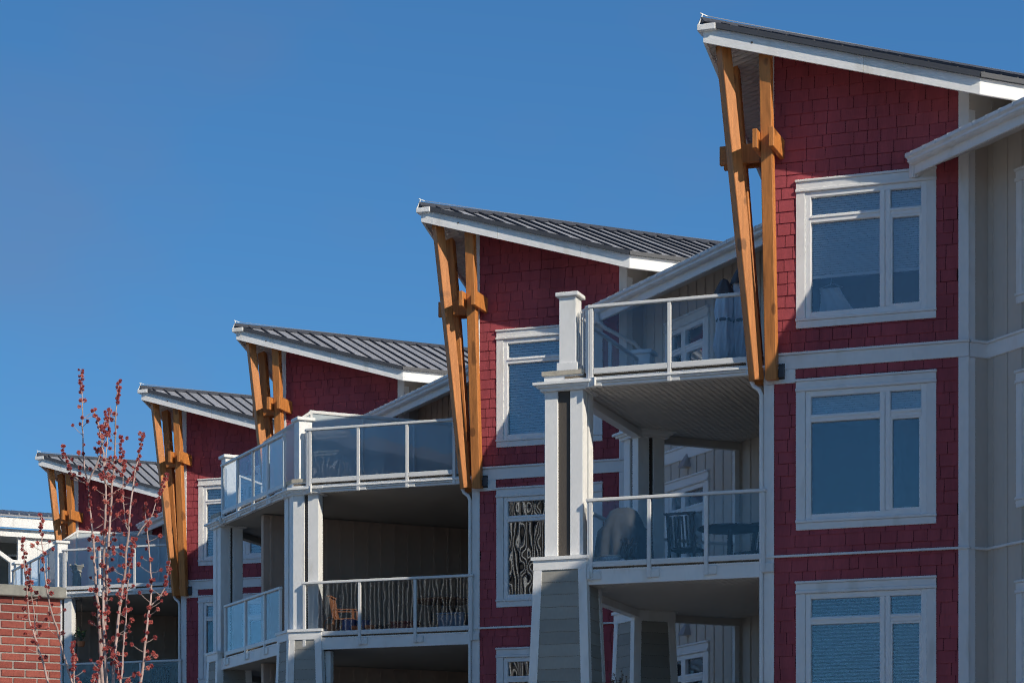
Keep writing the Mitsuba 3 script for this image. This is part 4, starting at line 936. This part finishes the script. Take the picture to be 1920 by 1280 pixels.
    put('spout', T, MB().tube([(.08, 0, .05), (.2, 0, .16), (.30, 0, .27)], [.022, .017, .013], 10).tube([(.295, 0, .265), (.33, 0, .30)], [.014, .036], 12), 'mat_terracotta', fr, smooth=50)
    for k, (a, s, l) in enumerate(((-2.66, 1.0, 'left one of two glazed blue pots beside the orange watering can'), (-2.36, .92, 'right one of two glazed blue pots, beside the small orange pots'))):
        T = thing('blue_pot', l, 'flower pot', 'glazed blue pots'); fr = Frame(F2.at(a, .30, z3), UX, VX)
        put('pot', T, MB().lathe([(0, 0), (.12 * s, 0), (.15 * s, .16 * s), (.14 * s, .26 * s), (.16 * s, .30 * s), (.145 * s, .31 * s), (.125 * s, .27 * s), (0, .26 * s)], n=30), 'mat_blue_glaze', fr, smooth=40)
        put('soil', T, MB().lathe([(0, .275 * s), (.124 * s, .272 * s)], n=20), 'mat_dark_wood', fr)
    for k, (a, b, l) in enumerate(((-2.44, .15, 'left small orange pot at the foot of the middle balcony post'), (-2.17, .15, 'right small orange pot at the foot of the middle balcony post'))):
        T = thing('orange_pot', l, 'flower pot', 'small orange pots'); fr = Frame(F2.at(a, b, z3), UX, VX)
        put('pot', T, MB().lathe([(0, 0), (.07, 0), (.092, .10), (.092, .13), (.105, .13), (.105, .165), (.09, .165), (.085, .12), (0, .12)], n=26), 'mat_orange_pot', fr, smooth=40)
    T = thing('red_box', 'dark red low box on the floor of the middle lower balcony', 'box'); fr = rot(F2, -1.68, .75, z3, .2)
    put('body', T, MB().box(-.26, .26, -.16, .16, 0, .24, c=.01), 'mat_red_paint', fr); put('lid', T, MB().box(-.275, .275, -.175, .175, .241, .28, c=.012), 'mat_red_paint', fr)
    T = thing('storage_bin', 'grey blue plastic storage bin under the table at the right', 'bin'); fr = rot(F2, -.69, .75, z3, .1)
    m = MB().hexa([(-.23, -.17, 0), (.23, -.17, 0), (.23, .17, 0), (-.23, .17, 0), (-.27, -.20, .36), (.27, -.20, .36), (.27, .20, .36), (-.27, .20, .36)]); put('tub', T, m, 'mat_grey_blue', fr); put('lid', T, MB().box(-.29, .29, -.22, .22, .361, .40, c=.012), 'mat_grey_blue', fr)
    T = thing('patio_table', 'dark oval table at the right end of the middle lower balcony', 'table'); fr = rot(F2, -1.0, 1.0, z3, .1)
    put('table_top', T, MB().lathe([(0, .66), (.56, .66), (.58, .68), (.56, .70), (0, .70)], n=40), 'mat_chair_wood', fr, smooth=30)
    for a in (0.6, 2.2, 3.8, 5.4): put('leg', T, MB().beam((.34 * math.cos(a), .34 * math.sin(a), 0), (.18 * math.cos(a), .18 * math.sin(a), .66), .05, .04, (1, 0, 0)), 'mat_dark_wood', fr)
    T = thing('dark_crate', 'low dark crate on the floor between the balcony posts of the middle section', 'crate'); fr = rot(F2, -2.2, .9, z3, 0)
    m = MB()
    for k in range(3): m.box(-.3, .3, -.2, -.185, .02 + .08 * k, .085 + .08 * k).box(-.3, .3, .185, .2, .02 + .08 * k, .085 + .08 * k).box(-.3, -.285, -.184, .184, .02 + .08 * k, .085 + .08 * k).box(.285, .3, -.184, .184, .02 + .08 * k, .085 + .08 * k)
    m.box(-.28, .28, -.18, .18, 0, .02); put('slats', T, m, 'mat_dark_wood', fr)
    # --- far balcony
    T = thing('stone_pedestal', 'small carved stone pedestal behind the glass of the far upper balcony', 'pedestal'); fr = Frame(F4.at(-3.24, .38, z4), UX, VX)
    put('column', T, MB().lathe([(0, 0), (.15, 0), (.15, .05), (.115, .08), (.11, .3), (.105, .48), (.135, .50), (.135, .53), (.115, .55), (.16, .62), (.185, .64), (.185, .66), (.12, .63), (0, .62)], n=28), 'mat_stone', fr, smooth=35)
    for k in range(5): a = k * 1.257; put('crown_point', T, MB().hexa([(.15 * math.cos(a + s) , .15 * math.sin(a + s), .655) for s in (-.2, .2)] + [(.19 * math.cos(a + s), .19 * math.sin(a + s), .655) for s in (.2, -.2)] + [(.15 * math.cos(a + s), .15 * math.sin(a + s), .70) for s in (-.1, .1)] + [(.19 * math.cos(a + s), .19 * math.sin(a + s), .70) for s in (.1, -.1)]), 'mat_stone', fr)
    T = thing('hanging_plant', 'small green plant in a pot hanging at the column of the far balcony', 'plant'); p = F4.at(-2.93, .05, 6.55)
    fr = Frame(p, UX, VX); put('pot', T, MB().lathe([(0, 0), (.08, 0), (.11, .13), (.095, .13), (0, .11)], n=20), 'mat_terracotta', fr, smooth=40); put('hanger', T, MB().tube([(0, 0, .13), (0, .0, 1.24)], .005, 5), 'mat_dark_wood', fr)
    shrub(T, Frame(p + [0, 0, .12], UX, VX), .34, .2, 22, 'mat_leaf_grey', 'mat_leaf', .016, .05)
    T = thing('potted_shrub', 'dark leafy shrub in a pot on the far lower balcony, beside its left column', 'plant'); fr = Frame(F4.at(-3.0, .5, z3), UX, VX)
    put('pot', T, MB().lathe([(0, 0), (.12, 0), (.16, .26), (.14, .26), (0, .22)], n=20), 'mat_grey_blue', fr, smooth=40); shrub(T, Frame(F4.at(-3.0, .5, z3 + .24), UX, VX), .45, .26, 30, 'mat_twig', 'mat_leaf', .018, .06)
    chair('far_chair', 'dark slatted chair near the right end of the far lower balcony', 'chair', rot(F4, -1.14, .9, z3, .3), 'mat_dark_wood')
    T = thing('dark_cabinet', 'low dark cabinet on the far lower balcony, left of the chair', 'cabinet'); fr = rot(F4, -1.85, .9, z3, 0)
    put('body', T, MB().box(-.35, .35, -.2, .2, .05, .58, c=.008), 'mat_dark_wood', fr); put('top', T, MB().box(-.37, .37, -.22, .22, .581, .61, c=.006), 'mat_dark_wood', fr)
    for a in (-.175, .175): put('door', T, MB().box(a - .165, a + .165, -.215, -.201, .08, .56, c=.004), 'mat_dark_wood', fr)
    # shrub tops in front of the nearest piers
    T = thing('garden_shrub', 'top of a bare dark shrub at the bottom edge, between the two tapered piers', 'plant'); p = F1.at(-2.2, -.35, 2.6); p[2] = 2.9
    shrub(T, Frame(p, UX, VX), .56, .22, 24, 'mat_twig', 'mat_twig', .016, .035); put('trunk', T, MB().tube([(0, 0, GZ - 2.9), (0.03, 0, -1.2), (0, 0, .05)], [.03, .02, .008], 8), 'mat_twig', Frame(p, UX, VX))
props()

# ------------------------------------------------------------------ the house across the way, which the panes mirror
def across():
    T = thing('facing_house', 'white-battened house across the way, seen only mirrored in the window panes', 'house')
    fr = Frame([-27, 4, 0], [0, 1, 0], [-1, 0, 0])
    H = 15.0; put('wall', T, MB().box(0, 26, 0, 8, GZ, H), 'mat_roof_rib', fr)
    m = MB(); x = .1
    while x < 26: m.box(x, x + .045, -.05, -.002, GZ, H - .2); x += .23
    put('batten_screen', T, m, 'mat_vinyl', fr, kind='stuff')
    put('roof', T, MB().hexa([(-.6, -.6, H), (26.6, -.6, H), (26.6, 8.6, H), (-.6, 8.6, H), (-.3, 3.8, H + 1.6), (26.3, 3.8, H + 1.6), (26.3, 4.2, H + 1.6), (-.3, 4.2, H + 1.6)]), 'mat_roof_1', fr)
across()
